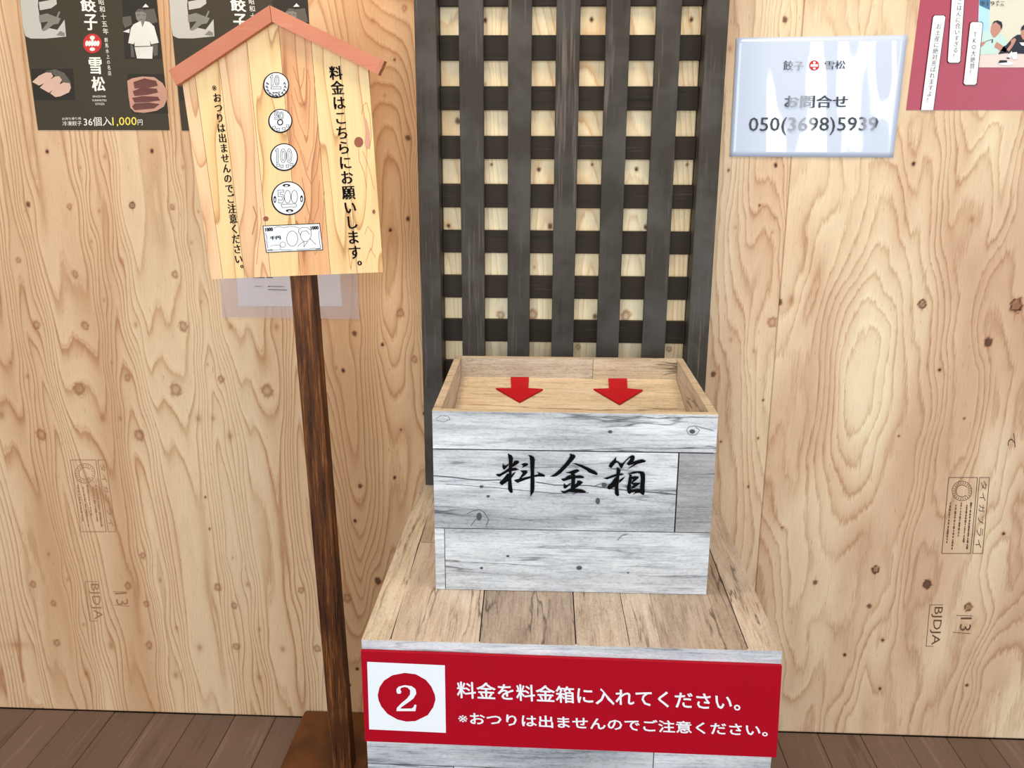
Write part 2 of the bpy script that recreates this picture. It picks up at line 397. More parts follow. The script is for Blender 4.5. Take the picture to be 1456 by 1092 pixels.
# ------------------------------------------------------------------ smooth noise for the veneer
def vnoise(x, z, seed):
    xi, zi = np.floor(x).astype(np.int64), np.floor(z).astype(np.int64); fx, fz = x - xi, z - zi
    fx = fx * fx * fx * (fx * (fx * 6 - 15) + 10); fz = fz * fz * fz * (fz * (fz * 6 - 15) + 10)
    def h(a, b):
        n = (a * 374761393 + b * 668265263 + seed * 1274126177) & 0xffffffff
        n = ((n ^ (n >> 13)) * 1274126177) & 0xffffffff
        return ((n ^ (n >> 16)) & 0xffff) / 65535.0 * 2 - 1
    return (h(xi, zi) * (1 - fx) + h(xi + 1, zi) * fx) * (1 - fz) + (h(xi, zi + 1) * (1 - fx) + h(xi + 1, zi + 1) * fx) * fz
def fbm(x, z, seed, o=3):
    s = 0; a = 1.0
    for i in range(o): s = s + a * vnoise(x * 2 ** i, z * 2 ** i, seed + i * 17); a *= 0.5
    return s

def ply_sheet(x0, x1, z0, z1, vx0, vx1, vz1, field, knots, mat, parent, y=0.0, thick=0.012, step=0.0026, name='plywood_sheet'):
    def axis(a, b, v0, v1):
        v0, v1 = max(a, v0), min(b, v1); out = []
        if v0 - a > 1e-4: out.append(np.linspace(a, v0, max(2, int((v0 - a) / 0.04)), endpoint=False))
        n = max(2, int((v1 - v0) / step)); out.append(np.linspace(v0, v1, n))
        if b - v1 > 1e-4: out.append(np.linspace(v1, b, max(3, int((b - v1) / 0.04)))[1:])
        return np.concatenate(out)
    X, Z = axis(x0, x1, vx0, vx1), axis(z0, z1, -1, vz1)
    nx, nz = len(X), len(Z); gx, gz = np.meshgrid(X, Z, indexing='ij'); gx, gz = gx.ravel(), gz.ravel()
    xs, kn = gx.copy(), np.zeros_like(gx); zs = gz.copy(); pull = np.zeros_like(gx)
    for (kx, kz, r, t) in knots:
        if kx < x0 - 0.05 or kx > x1 + 0.05 or kz > z1: continue
        dx, dz = gx - kx, gz - kz
        e = np.exp(-(dx / (2.6 * r + .006)) ** 2 - (dz / (7.0 * r + .01)) ** 2)
        if r > 0.003: xs = xs - dx * e * 0.82
        wob = 1 + 0.22 * vnoise(gx * 260 + kz * 50, gz * 260, 7) if r > 0.003 else 1.0
        d = np.sqrt(dx ** 2 + (dz * 0.82) ** 2) * wob
        if t == 2:      # ring knot
            k = np.exp(-((d - r * .8) / (0.34 * r)) ** 2) * 0.46 + np.exp(-(d / (0.75 * r)) ** 2) * 0.36
        elif t == 3:    # tight knot with a black ring
            k = np.maximum(np.exp(-((d - r * .85) / (0.26 * r)) ** 2) * 0.95, np.exp(-(d / (0.95 * r)) ** 4) * 0.62)
            k = np.maximum(k, 0.5 * np.exp(-(dx / 0.0013) ** 2 - ((dz + r) / (1.8 * r)) ** 2))
        elif t == 1:    # dark knot
            k = (1 / (1 + np.exp((d - r * 0.95) / 0.0007))) * (0.80 + 0.2 * np.clip((d / r) ** 2, 0, 1) if r > 0.004 else 1.0)
            k = np.maximum(k, 0.5 * np.exp(-(dx / 0.0013) ** 2 - (dz / (2.4 * r)) ** 2))
        else:
            k = np.exp(-((np.abs(dx) / (r * .75)) ** 2 + (np.abs(dz) / (r * 1.15)) ** 2)) * 0.5
        kn = np.maximum(kn, k)
    ring, tone = field(xs, zs)
    rg = np.asarray(ring).reshape(nx, nz); gr = np.hypot(np.gradient(rg, X, axis=0), 3.0 * np.gradient(rg, Z, axis=1)).ravel()
    con = np.clip(gr / 45.0, 0.38, 1.0)
    n = nx * nz
    co = np.zeros((n * 2 - 0, 3))[:n]
    co[:, 0] = gx; co[:, 1] = y; co[:, 2] = gz
    i, j = np.meshgrid(np.arange(nx - 1), np.arange(nz - 1), indexing='ij'); a = (i * nz + j).ravel()
    fr = np.stack([a, a + nz, a + nz + 1, a + 1], 1)
    # edges of the sheet: a rim going back by its thickness
    loop = [k * nz for k in range(nx)] + [(nx - 1) * nz + k for k in range(1, nz)] + [k * nz + nz - 1 for k in range(nx - 2, -1, -1)] + [k for k in range(nz - 2, 0, -1)]
    loop = np.array(loop); L = len(loop); bk = co[loop].copy(); bk[:, 1] += thick
    co = np.vstack([co, bk]); li = np.arange(L); lj = (li + 1) % L
    rim = np.stack([loop[lj], loop[li], n + li, n + lj], 1)
    fs = np.vstack([fr, rim])
    me = bpy.data.meshes.new(name)
    base = origin(parent)
    own = np.array([(x0 + x1) / 2, y, z0])
    me.vertices.add(len(co)); me.vertices.foreach_set('co', (co - own).astype(np.float32).ravel())
    me.loops.add(fs.size); me.loops.foreach_set('vertex_index', fs.astype(np.int32).ravel())
    me.polygons.add(len(fs)); me.polygons.foreach_set('loop_start', np.arange(0, fs.size, 4, dtype=np.int32))
    me.update(calc_edges=True); me.validate()
    ext = lambda arr, fill=None: np.concatenate([arr, arr[loop]]).astype(np.float32)
    for nm, arr in (('ring', ring), ('tone', tone), ('contrast', con), ('knot', np.clip(kn, 0, 1))):
        at_ = me.attributes.new(nm, 'FLOAT', 'POINT'); at_.data.foreach_set('value', ext(arr))
    me.materials.append(mat)
    o = bpy.data.objects.new(name, me); COL.objects.link(o); o.parent = parent
    o.location = Vector(own) - base
    return o

def K(lst, y=0.0):
    out = []
    for (px, py, r, t) in lst:
        p = at(px, py, 1, y); out.append((p.x, p.z, r / 770.0, t))
    return out

# ------------------------------------------------------------------ knots read off the three faces (photo x, y, radius, kind)
KA = [(67,215,3,1),(216,215,3,1),(93,220,2,0),(149,223,4,0),(114,238,3,0),(260,238,3,0),(40,291,4,1),(99,294,4,2),(141,300,4,0),(188,292,4.5,3),
      (245,294,4,2),(282,301,3,0),(130,343,3,0),(272,345,3,0),(26,370,4,2),(173,371,4,0),(107,390,5,2),(249,390,5,2),(148,427,4,0),(286,429,3,0),
      (52,462,6,2),(121,463,6,2),(193,462,5,0),(261,464,7,2),(328,464,5,0),(393,465,7,0),(15,515,5,0),(159,516,3,0),(295,518,3,0),(39,535,5,0),
      (181,537,5,2),(314,539,5,2),(113,553,9,2),(250,554,9,2),(380,556,9,2),(146,595,8,0),(2,590,9,0),(282,595,8,0),(29,595,5,0),(171,595,5,0),
      (303,595,5,0),(58,618,8,2),(198,619,8,2),(327,620,8,0),(69,788,5,0),(203,790,5,2),(331,793,3,0),(96,824,4,0),(228,825,4,0),(352,831,5,0),
      (47,831,6,2),(182,833,6,2),(310,835,6,2),(428,839,5,2),(76,858,5,2),(208,859,5,2),(333,861,5,2),(22,917,8,0),(158,918,8,0),(284,921,8,0),
      (402,923,7,0),(81,914,6,2),(212,917,6,2),(336,919,6,2),(451,922,6,2),(123,958,7,0),(250,960,7,0),(369,963,7,0),(119,888,4,0),(251,893,4,0),
      (369,895,4,0),(292,707,2,1),(298,752,2,1),(16,857,2,1),(108,79,5,0),(35,300,2,0)]
KB = [(504,474,4,1),(544,490,3,1),(569,445,6,2),(589,511,5,2),(478,523,4,0),(488,527,3,1),(580,311,3,1),(555,327,3,1),(570,611,2,1),(512,691,4,1),
      (561,679,3,1),(505,741,3,1),(537,826,6,1),(494,850,7,2),(603,588,3,1),(530,29,5,0),(575,11,4,2),(561,85,2,1),(547,136,3,0),(580,196,4,1),(508,951,3,1),(497,974,3,1)]
KC = [(1036,242,2,1),(1103,235,3,1),(1080,292,2,1),(1046,323,3,0),(1098,330,3,0),(1098,458,7,2),(1039,483,4,0),(1072,499,4,0),(1014,532,4,1),
      (1085,569,2,1),(1025,628,2,1),(1078,623,2,1),(1116,28,4,1),(1038,69,5,0),(1064,692,2,1)]
KD = [(1108,430,5,1),(1299,233,3,1),(1320,230,3,0),(1445,434,9,3),(1311,433,6,3),(1405,487,6.5,1),(1336,526,3,1),(1278,620,2,1),(1371,595,2,1),
      (1112,750,2,1),(1427,759,3,1),(1159,828,4,1),(1245,810,6,3),(1236,862,4,1),(1318,831,8,1),(1377,863,6.5,3),(1255,910,3,1),(1201,931,3,1),
      (1251,979,3,1),(1375,974,3,1),(1382,312,6,0),(1125,427,9,0)]
KL = [(690,29,3,1),(841,28,3,1),(983,28,3,1),(651,172,4,1),(699,234,2,1),(766,241,3,1),(842,234,2,1),(905,241,3,1),(977,234,2,1),(638,321,3,1),
      (782,322,4,1),(918,323,3,1),(712,448,6,2),(757,447,7,2),(846,450,4,1),(890,449,7,2),(822,493,4,2),(951,496,4,2),(690,120,3,0),(760,380,4,0)]

def field_left(x, z):
    P = 0.172 + 0.012 * z
    u = x + 0.005 * fbm(x * 6, z * 1.6, 5, 2) + 0.0022 * fbm(x * 20, z * 6, 9, 2)
    ph = 2 * np.pi * u / P
    r = 2.7 * np.sin(ph + 0.8 * vnoise(x * 1.2, z * 0.9, 31)) + 1.1 * np.sin(2 * ph + 1.3 + 1.2 * vnoise(x * 1.4, z * 1.1, 3)) \
        + 3.6 * z + 0.7 * np.sin(z * 6.5 + 1.0) + 1.2 * fbm(x * 3.2, z * 0.7, 77, 2)
    tone = np.clip(0.05 + 0.9 * fbm(x * 11, z * 1.3, 41, 2), -1.0, 0.7)
    return r, tone
def field_mid(x, z):
    u = x + 0.02 * fbm(x * 5, z * 1.5, 15)
    r = 9.0 * fbm(u * 7.0, z * 0.9 + 3, 55, 2) + 12 * u + 3.0 * z
    return r, np.clip(0.0 + 0.9 * fbm(x * 9, z * 1.2, 12, 2), -1, 0.7)
def field_strip(x, z):
    u = x + 0.012 * fbm(x * 6, z * 2.0, 25)
    r = 40 * u + 5.0 * fbm(u * 9.0, z * 1.3 + 9, 64, 2) + 2.0 * z
    return r, np.clip(0.05 + 0.9 * fbm(x * 8, z * 1.8, 18, 2), -1, 0.8)
E1 = at(1215, 560, 1, 0)
E2 = at(1420, 290, 1, 0)
def field_right(x, z):
    u = x + 0.030 * fbm(x * 5, z * 2.6, 27) ; w_ = z + 0.06 * fbm(x * 9, z * 3.0, 29, 2)
    r = 4.4 * fbm(u * 5.5, w_ * 1.25 + 4, 91, 3) + 10 * u
    d1 = ((u - E1.x) / 0.075) ** 2 + ((w_ - E1.z) / 0.26) ** 2
    r = r * (1 - np.exp(-d1 * 0.6)) + 3.2 * np.exp(-d1 * 0.6)
    t = 0.9 * np.exp(-(((u - E1.x) / 0.055) ** 2 + ((w_ - E1.z) / 0.17) ** 2) ** 2)
    t += 0.75 * np.exp(-(((u - E2.x) / 0.07) ** 2 + ((w_ - E2.z - .04) / 0.12) ** 2) ** 2)
    t += np.clip(0.0 + 1.0 * fbm(x * 8, z * 2.2, 38, 3), -0.9, 0.6)
    return r, np.clip(t, -1, 1)

# ------------------------------------------------------------------ the setting
wall = tag(mesh('wall_back', [(-1.85, 0.013, 0), (2.76, 0.013, 0), (2.76, 0.013, 2.6), (-1.85, 0.013, 2.6),
                              (-1.85, 0.05, 0), (2.76, 0.05, 0), (2.76, 0.05, 2.6), (-1.85, 0.05, 2.6)],
                [(0, 1, 2, 3), (5, 4, 7, 6), (0, 4, 5, 1), (3, 2, 6, 7), (0, 3, 7, 4), (1, 5, 6, 2)], M['gap']), kind='structure')
g = 0.0008
sh_l = ply_sheet(-0.91, -g, 0.002, 1.82, -0.70, 1, 1.56, field_left, K(KA), M['ply_left'], wall)
sh_m = ply_sheet(g, 0.489 - g, 0.002, 1.82, 0.0, 0.30, 1.56, field_mid, K(KB), M['ply_mid'], wall)
sh_c = ply_sheet(0.489 + g, 0.91 - g, 0.002, 1.82, 0.70, 0.91, 1.56, field_strip, K(KC), M['ply_right'], wall)
sh_r = ply_sheet(0.91 + g, 1.82, 0.002, 1.82, 0.91, 1.56, 1.56, field_right, K(KD), M['ply_right'], wall, step=0.003)
for a_, b_, z_, Z_ in ((-0.91, -g, 1.823, 2.58), (g, 0.91 - g, 1.823, 2.58), (0.91 + g, 1.82, 1.823, 2.58), (-1.82, -0.91 - g, 0.002, 1.82), (-1.82, -0.91 - g, 1.823, 2.58), (1.82 + g, 2.73, 0.002, 1.82), (1.82 + g, 2.73, 1.823, 2.58)):
    ply_sheet(a_, b_, z_, Z_, a_, b_, 2.6, field_left if a_ < 0 else field_right, [], M['ply_left' if a_ < 0 else 'ply_right'], wall, step=0.012)
floor = tag(mesh('floor', [(-1.9, -3.6, -0.02), (2.8, -3.6, -0.02), (2.8, 0.05, -0.02), (-1.9, 0.05, -0.02),
                           (-1.9, -3.6, -0.05), (2.8, -3.6, -0.05), (2.8, 0.05, -0.05), (-1.9, 0.05, -0.05)],
                 [(0, 1, 2, 3), (7, 6, 5, 4), (0, 4, 5, 1), (3, 2, 6, 7), (0, 3, 7, 4), (1, 5, 6, 2)], M['gap']), kind='structure')
pt = 0.0945
x = -0.5326 - 14 * pt
while x < 2.70:
    box('floor_board', x + 0.0006, x + pt - 0.0006, -3.55, -0.0005, -0.019, random.uniform(-0.0008, 0.0), M['floor'], floor, 0.0012)
    x += pt

# ink stamps on the plywood
def stamp(parent, S, mat, cx, cy, mirror=1, full=True):
    """cx, cy: photo position of the stamp's top left corner; everything reads rotated a quarter turn"""
    A = Art(); k = mirror
    sk = -0.088 if k > 0 else 0.115           # lean of the verticals at this place
    T = lambda u, v: (cx + u + sk * v, cy + v)
    return A, T
def stamp_block(parent, S, mat, cx, cy, sk, w1, h1, w2, katakana):
    A = Art(); T = lambda u, v: (cx + u + sk * v, cy + v)
    A.line([T(0, 0), T(w1, 0), T(w1, h1), T(0, h1)], 0.9, S, True)
    A.line([T(w1 + 3, 0), T(w1 + 3 + w2, 0), T(w1 + 3 + w2, h1), T(w1 + 3, h1)], 0.9, S, True)
    c0 = T(w1 / 2, 19)
    A.ring(c0[0], c0[1], 14, 14, 0.8, S); A.ring(c0[0], c0[1], 8.5, 8.5, 0.9, S, a0=0.8, a1=5.6)
    for i in range(22):
        a = i / 22 * 6.283; A.line([(c0[0] + 10.2 * math.cos(a), c0[1] + 10.2 * math.sin(a)), (c0[0] + 12.6 * math.cos(a), c0[1] + 12.6 * math.sin(a))], 0.8, S)
    n = len(katakana)
    for i, ch in enumerate(katakana):       # characters turned clockwise, reading downwards
        v0 = 5 + i * (h1 - 8) / n; v1 = v0 + (h1 - 8) / n * 0.7
        A.text(ch, T(w1 + 3 + w2 * 0.82, v0), T(w1 + 3 + w2 * 0.82, v1), T(w1 + 3 + w2 * 0.2, v0), S)
    for j, u in enumerate((w1 * .86, w1 * .72, w1 * .52, w1 * .34, w1 * .14)):
        v = 36 + (j % 2) * 3
        while v < h1 - 8 - (j % 3) * 8:
            l = random.uniform(1.2, 3.0); A.line([T(u, v), T(u, v + l)], random.uniform(1.2, 2.6), S); v += l + random.uniform(1.2, 2.6)
    return A.build('ink_stamp', mat, parent)
SW = surf(1, -0.0004)
def letters_down(A, S, s, x, y, sk, wid, L):
    """latin letters turned a quarter turn clockwise, inside an open rectangle"""
    T = lambda u, v: (x + u + sk * v, y + v)
    A.text(s, T(wid, 2), T(wid, L - 2), T(1.5, 2), S)
    A.line([T(wid * .5, L), T(-2, L), T(-2, -1), T(wid, -1)], 0.8, S)
st1 = stamp_block(sh_r, SW, M['stamp'], 1349, 679, -0.092, 41, 108, 14, 'タイガプライ')
A = Art(); letters_down(A, SW, 'BJDJA', 1324, 861, -0.09, 17, 58)
A.text('13', (1382, 878), (1380, 897), (1366, 878), SW); A.line([(1360, 875), (1383, 876)], 0.8, SW); A.line([(1355, 899), (1380, 901)], 0.8, SW)
A.text('て', (1443, 616), (1444, 636), (1432, 616), SW)
A.build('ink_stamp', M['stamp'], sh_r)
stamp_block(sh_l, SW, M['stamp_pale'], 100, 654, 0.145, 36, 102, 11, 'タイガプライ')
A = Art(); letters_down(A, SW, 'BJDJA', 123, 828, 0.12, 17, 55)
A.text('13', (180, 842), (183, 860), (163, 843), SW); A.line([(161, 841), (182, 842)], 0.8, SW); A.line([(163, 860), (184, 862)], 0.8, SW)
A.build('ink_stamp', M['stamp_pale'], sh_l)

# ------------------------------------------------------------------ lattice screen
ZP = 0.5994
lat = empty('lattice_screen', (0.489, -0.03, ZP), 'charcoal-stained wooden lattice screen standing on the white-washed plinth against the plywood wall', 'lattice screen')
LT = 1.86
bk_ = ply_sheet(0.2525, 0.7265, ZP + 0.004, LT - 0.01, 0.25, 0.73, 1.56,
                lambda x, z: (7.0 * fbm(x * 8.0, z * 1.1 + 1, 155, 2) + 14 * x, np.clip(0.35 + 0.5 * fbm(x * 8, z * 2, 19, 2), 0, 0.9)),
                K(KL, -0.006), M['back'], lat, y=-0.007, thick=0.005, name='back_board')
box('stile', 0.2125, 0.2515, -0.056, -0.001, ZP, LT, M['batten'], lat, 0.0012)
box('stile', 0.7275, 0.7665, -0.056, -0.001, ZP, LT, M['batten'], lat, 0.0012)
box('top_rail', 0.252, 0.727, -0.055, -0.002, LT - 0.039, LT, M['batten_x'], lat, 0.001)
for i, (a, b) in enumerate([(0.2895, 0.3340), (0.3785, 0.4215), (0.4650, 0.5080), (0.5535, 0.5965), (0.6425, 0.6870)]):
    j = random.uniform(-0.0006, 0.0006)
    box('upright_slat', a, b, -0.037 + j, -0.0225, ZP + 0.002, LT - 0.040, M['batten'], lat, 0.001)
zr = [(0.681, 0.725), (0.766, 0.810)]
for a, b in [(0.854 - .0, 0.854 - .044)]: zr.append((b, a))
zr = [(1.468 + 0.0885 * i + 0.044 - 0.044, 1.468 + 0.0885 * i + 0.0) for i in range(0)]
rows = [(1.512, 1.556), (1.420, 1.463), (1.333, 1.375), (1.245, 1.287), (1.155, 1.199), (1.069, 1.112), (0.981, 1.025), (0.894, 0.938), (0.810, 0.854), (0.723, 0.766), (0.636, 0.680), (1.599, 1.643), (1.686, 1.730), (1.774, 1.817)]
for a, b in rows:
    box('cross_slat', 0.2522, 0.7268, -0.0222, -0.0102, a, b, M['batten_x'], lat, 0.0008)

# ------------------------------------------------------------------ plinth
PX0, PX1, PYF, PYB = 0.2032, 0.7880, -0.6384, -0.0020
pl = empty('display_plinth', (0.4956, -0.32, 0), 'large plinth clad in white-washed printed boards with a warm-lit beige plank top, carrying the money box', 'plinth')
box('carcass', PX0 + 0.006, PX1 - 0.006, PYF + 0.004, PYB, 0, ZP - 0.003, M['joint'], pl)
def top_plank(pts, mat):
    return prism('top_board', [(p[0], p[1], ZP) for p in pts], (0, 0, -0.0028), mat, pl, loc=(pts[0][0], pts[0][1], ZP))
q_ = 0.0009
top_plank([(PX0, PYF), (0.2428, PYF), (0.2365, PYB), (PX0, PYB)], M['wash_y3'])
top_plank([(0.2428 + 2 * q_, PYF), (0.3693 - q_, PYF), (0.3600, -0.3235), (0.2359 + 2 * q_, -0.3235)], M['wash_y'])
top_plank([(0.2362 + 2 * q_, -0.3215), (0.4300 - q_, -0.3215), (0.4300 - q_, PYB), (0.2370 + 2 * q_, PYB)], M['wash_y'])
top_plank([(0.3693 + q_, PYF), (0.5044 - q_, PYF), (0.5025 - q_, -0.3235), (0.3600 + 2 * q_, -0.3235)], M['wash_y2'])
top_plank([(0.4300 + q_, -0.3215), (0.5800, -0.3215), (0.5800, PYB), (0.4300 + q_, PYB)], M['wash_y2'])
top_plank([(0.5044 + q_, PYF), (0.5795 - q_ * .6, PYF), (0.5730 - q_ * .6, -0.3235), (0.5025 + q_, -0.3235)], M['wash_y'])
top_plank([(0.5795 + q_ * .6, PYF), (0.6224 - .0002, PYF), (0.6224 - .0002, -0.3235), (0.5730 + q_ * .6, -0.3235)], M['wash_y'])
top_plank([(0.6224 + .0002, PYF), (0.7431 - 2 * q_, PYF), (0.7431 - 2 * q_, -0.3235), (0.6224 + .0002, -0.3235)], M['wash_y2'])
top_plank([(0.5812, -0.3215), (0.7431 - 2 * q_, -0.3215), (0.7431 - 2 * q_, PYB), (0.5812, PYB)], M['wash_y'])
top_plank([(0.7431, PYF), (PX1, PYF), (PX1, PYB), (0.7431, PYB)], M['wash_y'])
box('edge_strip', PX0, PX1, PYF - 0.001, PYF + 0.0035, 0.577, ZP - 0.0002, M['wash_x'], pl)
for z0, z1, sp_x in ((0.395, 0.576, 0.62), (0.268, 0.3935, 0.33), (0.135, 0.2665, 0.55), (0.002, 0.1335, 0.40)):
    box('front_board', PX0 + 0.0005, sp_x - 0.0006, PYF, PYF + 0.0035, z0, z1, M['wash_x'], pl, 0.0004)
    box('front_board', sp_x + 0.0006, PX1 - 0.0005, PYF, PYF + 0.0035, z0, z1, M['wash_x'], pl, 0.0004)
for xa, xb in ((PX0, PX0 + 0.0055), (PX1 - 0.0055, PX1)):
    for z0, z1 in ((0.002, 0.148), (0.150, 0.298), (0.300, 0.448), (0.450, ZP - 0.0034)):
        o = box('side_board', xa, xb, PYF + 0.004, PYB, z0, z1, M['wash_y'], pl, 0.0004)

# red instruction sign on the plinth front
YS = PYF - 0.0075
isg = empty('instruction_sign', (0.4956, PYF - 0.001, 0.43), 'wide red sign with white Japanese lettering and number two on the plinth front', 'sign')
SP = surf(1, YS)
c4 = [SP(p) for p in ((513, 926), (1112, 947.5), (1104, 1077), (519, 1054))]
prism('panel', c4, (0, 0.006, 0), M['red'], isg)
S1 = surf(1, YS - 0.0003); S2 = surf(1, YS - 0.0006); S3 = surf(1, YS - 0.0009)
Art().poly([(522, 941), (632.5, 946), (634, 1042), (525, 1037)], S1).build('number_panel', M['white'], isg)
A = Art(); z5 = zoomed(500, 900, 5.6875, S2)
A.poly([(211, 505), (225, 440), (262, 385), (330, 342), (430, 323), (520, 335), (600, 380), (645, 435), (672, 500), (678, 540), (660, 600), (615, 665), (515, 713), (440, 717), (370, 700), (290, 655), (240, 595), (218, 545)], z5)
A.build('number_disc', M['red'], isg)
Art().poly([(363, 475), (363, 452), (380, 434), (430, 422), (485, 430), (516, 453), (523, 490), (500, 530), (450, 567), (402, 600), (395, 612), (485, 611), (500, 600), (508, 580), (524, 582), (516, 632), (362, 632), (365, 607), (400, 570), (448, 530), (472, 498), (474, 465), (455, 444), (430, 436), (402, 443), (392, 455), (402, 475), (395, 491), (370, 491)],
           zoomed(500, 900, 5.6875, S3)).build('numeral', M['white'], isg)
A = Art()
A.text('料金を料金箱に入れてください。', (649, 968.5), (1052, 987), (650, 992.5), S1, bold=0.016)
A.text('※おつりは出ませんのでご注意ください。', (651, 1012), (1091, 1030), (652, 1029.5), S1, bold=0.018)
A.each('character', M['white'], isg)

# ------------------------------------------------------------------ money box
BX0, BX1, BYF, BYB, BZ = 0.2879, 0.7085, -0.4874, -0.1369, 0.8918
ang = 0.0072; bcx, bcy = (BX0 + BX1) / 2, (BYF + BYB) / 2
def TB(v):
    dx, dy = v[0] - bcx, v[1] - bcy
    return Vector((bcx + math.cos(ang) * dx - math.sin(ang) * dy, bcy + math.sin(ang) * dx + math.cos(ang) * dy, v[2]))
mb = empty('money_box', (bcx, bcy, ZP), 'white-washed wooden money box with open sloping tray, black brushed lettering, on the plinth', 'money box')
Z0 = ZP + 0.0005
B = lambda n, a, b, c_, d, e, f, mt, bv=0.0: box(n, a, b, c_, d, e, f, mt, mb, bv, TB)
B('core', BX0 + 0.003, BX1 - 0.003, BYF + 0.0035, BYF + 0.012, Z0, BZ - 0.003, M['joint'])
B('side_panel', BX0, BX0 + 0.011, BYF + 0.0125, BYB, Z0, BZ - 0.0015, M['wash_y'])
B('side_panel', BX1 - 0.011, BX1, BYF + 0.0125, BYB, Z0, BZ - 0.0015, M['wash_y'])
B('back_panel', BX0 + 0.0115, BX1 - 0.0115, BYB - 0.008, BYB, Z0, BZ - 0.0015, M['rim'])
B('inner_back_board', BX0 + 0.0115, 0.5427, BYB - 0.0105, BYB - 0.0083, 0.80, BZ - 0.0015, M['wash_back'])
B('inner_back_board', 0.5437, BX1 - 0.0115, BYB - 0.0105, BYB - 0.0083, 0.80, BZ - 0.0015, M['wash_in'])
for n_, a, b, c_, d in (('rim_strip', BX0, BX0 + 0.012, BYF + 0.0125, BYB - 0.0005), ('rim_strip', BX1 - 0.012, BX1, BYF + 0.0125, BYB - 0.0005),
                        ('rim_strip', BX0 + 0.0122, BX1 - 0.0122, BYB - 0.0105, BYB), ('rim_strip', BX0, BX1, BYF + 0.0002, BYF + 0.0122)):
    B(n_, a, b, c_, d, BZ - 0.0014, BZ, M['rim'])
# sloping tray bottom
prism('tray_bottom', [TB((BX0 + 0.0115, BYB - 0.0108, 0.8545)), TB((BX1 - 0.0115, BYB - 0.0108, 0.8545)), TB((BX1 - 0.0115, BYF + 0.05, 0.802)), TB((BX0 + 0.0115, BYF + 0.05, 0.802))],
      (0, 0, -0.006), M['wash_in'], mb, loc=TB((bcx, bcy, 0.82)))
# front boards
zj1, zj2 = 0.8318, 0.7035
fr = [(BX0, BX1, zj1 + .0011, BZ - 0.0002, 'wash_x'), (BX0, 0.6543 - .0010, zj2 + .0008, zj1 - .0008, 'wash_x'), (0.6543 + .0010, BX1, zj2 + .0008, zj1 - .0008, 'wash_grey'),
      (BX0, 0.3030 - .0005, Z0, zj2 - .0006, 'wash_x'), (0.3030 + .0005, BX1, Z0, zj2 - .0006, 'wash_x')]
for a, b, c_, d, mt in fr:
    B('front_board', a, b, BYF, BYF + 0.0033, c_, d, M[mt], 0.0003)
SB = surf(1, BYF - 0.0022)
A = Art(); SBc = surf(1, BYF - 0.0018)
def crack(pts, w_):
    A.line(pts, w_ * 1.3, SBc)
zc = lambda L_: [(600 + x / 2.952, 490 + y / 2.952) for x, y in L_]
crack(zc([(46, 550), (120, 556), (200, 566), (260, 570), (330, 568)]), 1.1)
crack(zc([(480, 578), (560, 590), (700, 592), (800, 606), (860, 612), (960, 620), (1066, 630)]), 0.9)
crack(zc([(100, 585), (300, 600), (420, 612), (560, 625), (700, 622)]), 0.5)
crack(zc([(720, 596), (760, 582), (790, 590), (830, 610)]), 0.6)
crack(zc([(190, 710), (215, 698), (240, 692), (262, 705), (280, 735), (268, 765)]), 0.6)
crack(zc([(205, 760), (225, 735), (245, 728)]), 0.6)
crack(zc([(820, 822), (838, 802), (862, 797)]), 0.6)
crack(zc([(1110, 360), (1120, 345), (1145, 342), (1165, 360), (1150, 380), (1120, 378), (1110, 360)]), 0.5)
crack(zc([(1150, 342), (1180, 350), (1225, 362)]), 0.5)
crack(zc([(60, 310), (80, 298), (110, 300), (118, 315), (90, 325), (62, 318)]), 0.4)
A.build('crack', M['ink_soft'], mb)
A = Art()
for x_, y_, rx, ry in ((790, 366, 12, 9), (1135, 365, 16, 12), (660, 938, 16, 11), (240, 722, 15, 22), (765, 590, 15, 13), (738, 657, 12, 18), (278, 637, 10, 7), (250, 596, 12, 8), (250, 938, 9, 7), (360, 888, 9, 6), (865, 958, 6, 4)):
    A.ellipse(600 + x_ / 2.952, 490 + y_ / 2.952, rx / 2.952 * .75, ry / 2.952 * .75, SBc, 12)
A.each('knot_mark', M['ink_soft'], mb)
k_ = 13.65
A = Art()
for P_ in ([(300,120),(380,160),(403,210),(390,330),(378,420),(370,620),(378,720),(398,870),(370,890),(340,875),(305,815),(305,640),(318,520),(318,250)],
           [(208,305),(222,345),(262,355),(300,325),(318,330),(300,365),(262,410),(235,438),(208,425),(193,380)],
           [(430,260),(490,258),(528,285),(500,320),(430,365),(375,395),(372,345),(400,310)],
           [(65,522),(150,512),(250,455),(320,400),(450,397),(515,430),(480,445),(400,460),(300,480),(200,540),(140,575),(100,560)],
           [(290,510),(330,520),(330,640),(260,690),(190,738),(160,720),(140,690),(150,665),(220,600)],
           [(370,540),(400,505),(462,468),(430,520),(372,600)],
           [(555,330),(620,305),(680,310),(700,340),(670,362),(620,380),(570,410),(600,360)],
           [(545,455),(600,448),(665,450),(688,480),(660,520),(560,600),(740,560),(740,600),(620,640),(490,692),(440,665),(425,635),(520,610),(590,500)],
           [(695,150),(760,160),(810,190),(825,240),(815,400),(812,560),(820,650),(818,800),(805,870),(740,960),(738,800),(742,500),(735,300),(725,190)],
           [(810,540),(890,525),(895,505),(860,468),(930,498),(1000,525),(1028,560),(1005,572),(900,568),(810,578)]):
    A.poly(P_, zoomed(700, 636, k_, SB))
A.build('character', M['ink'], mb, True); A = Art()
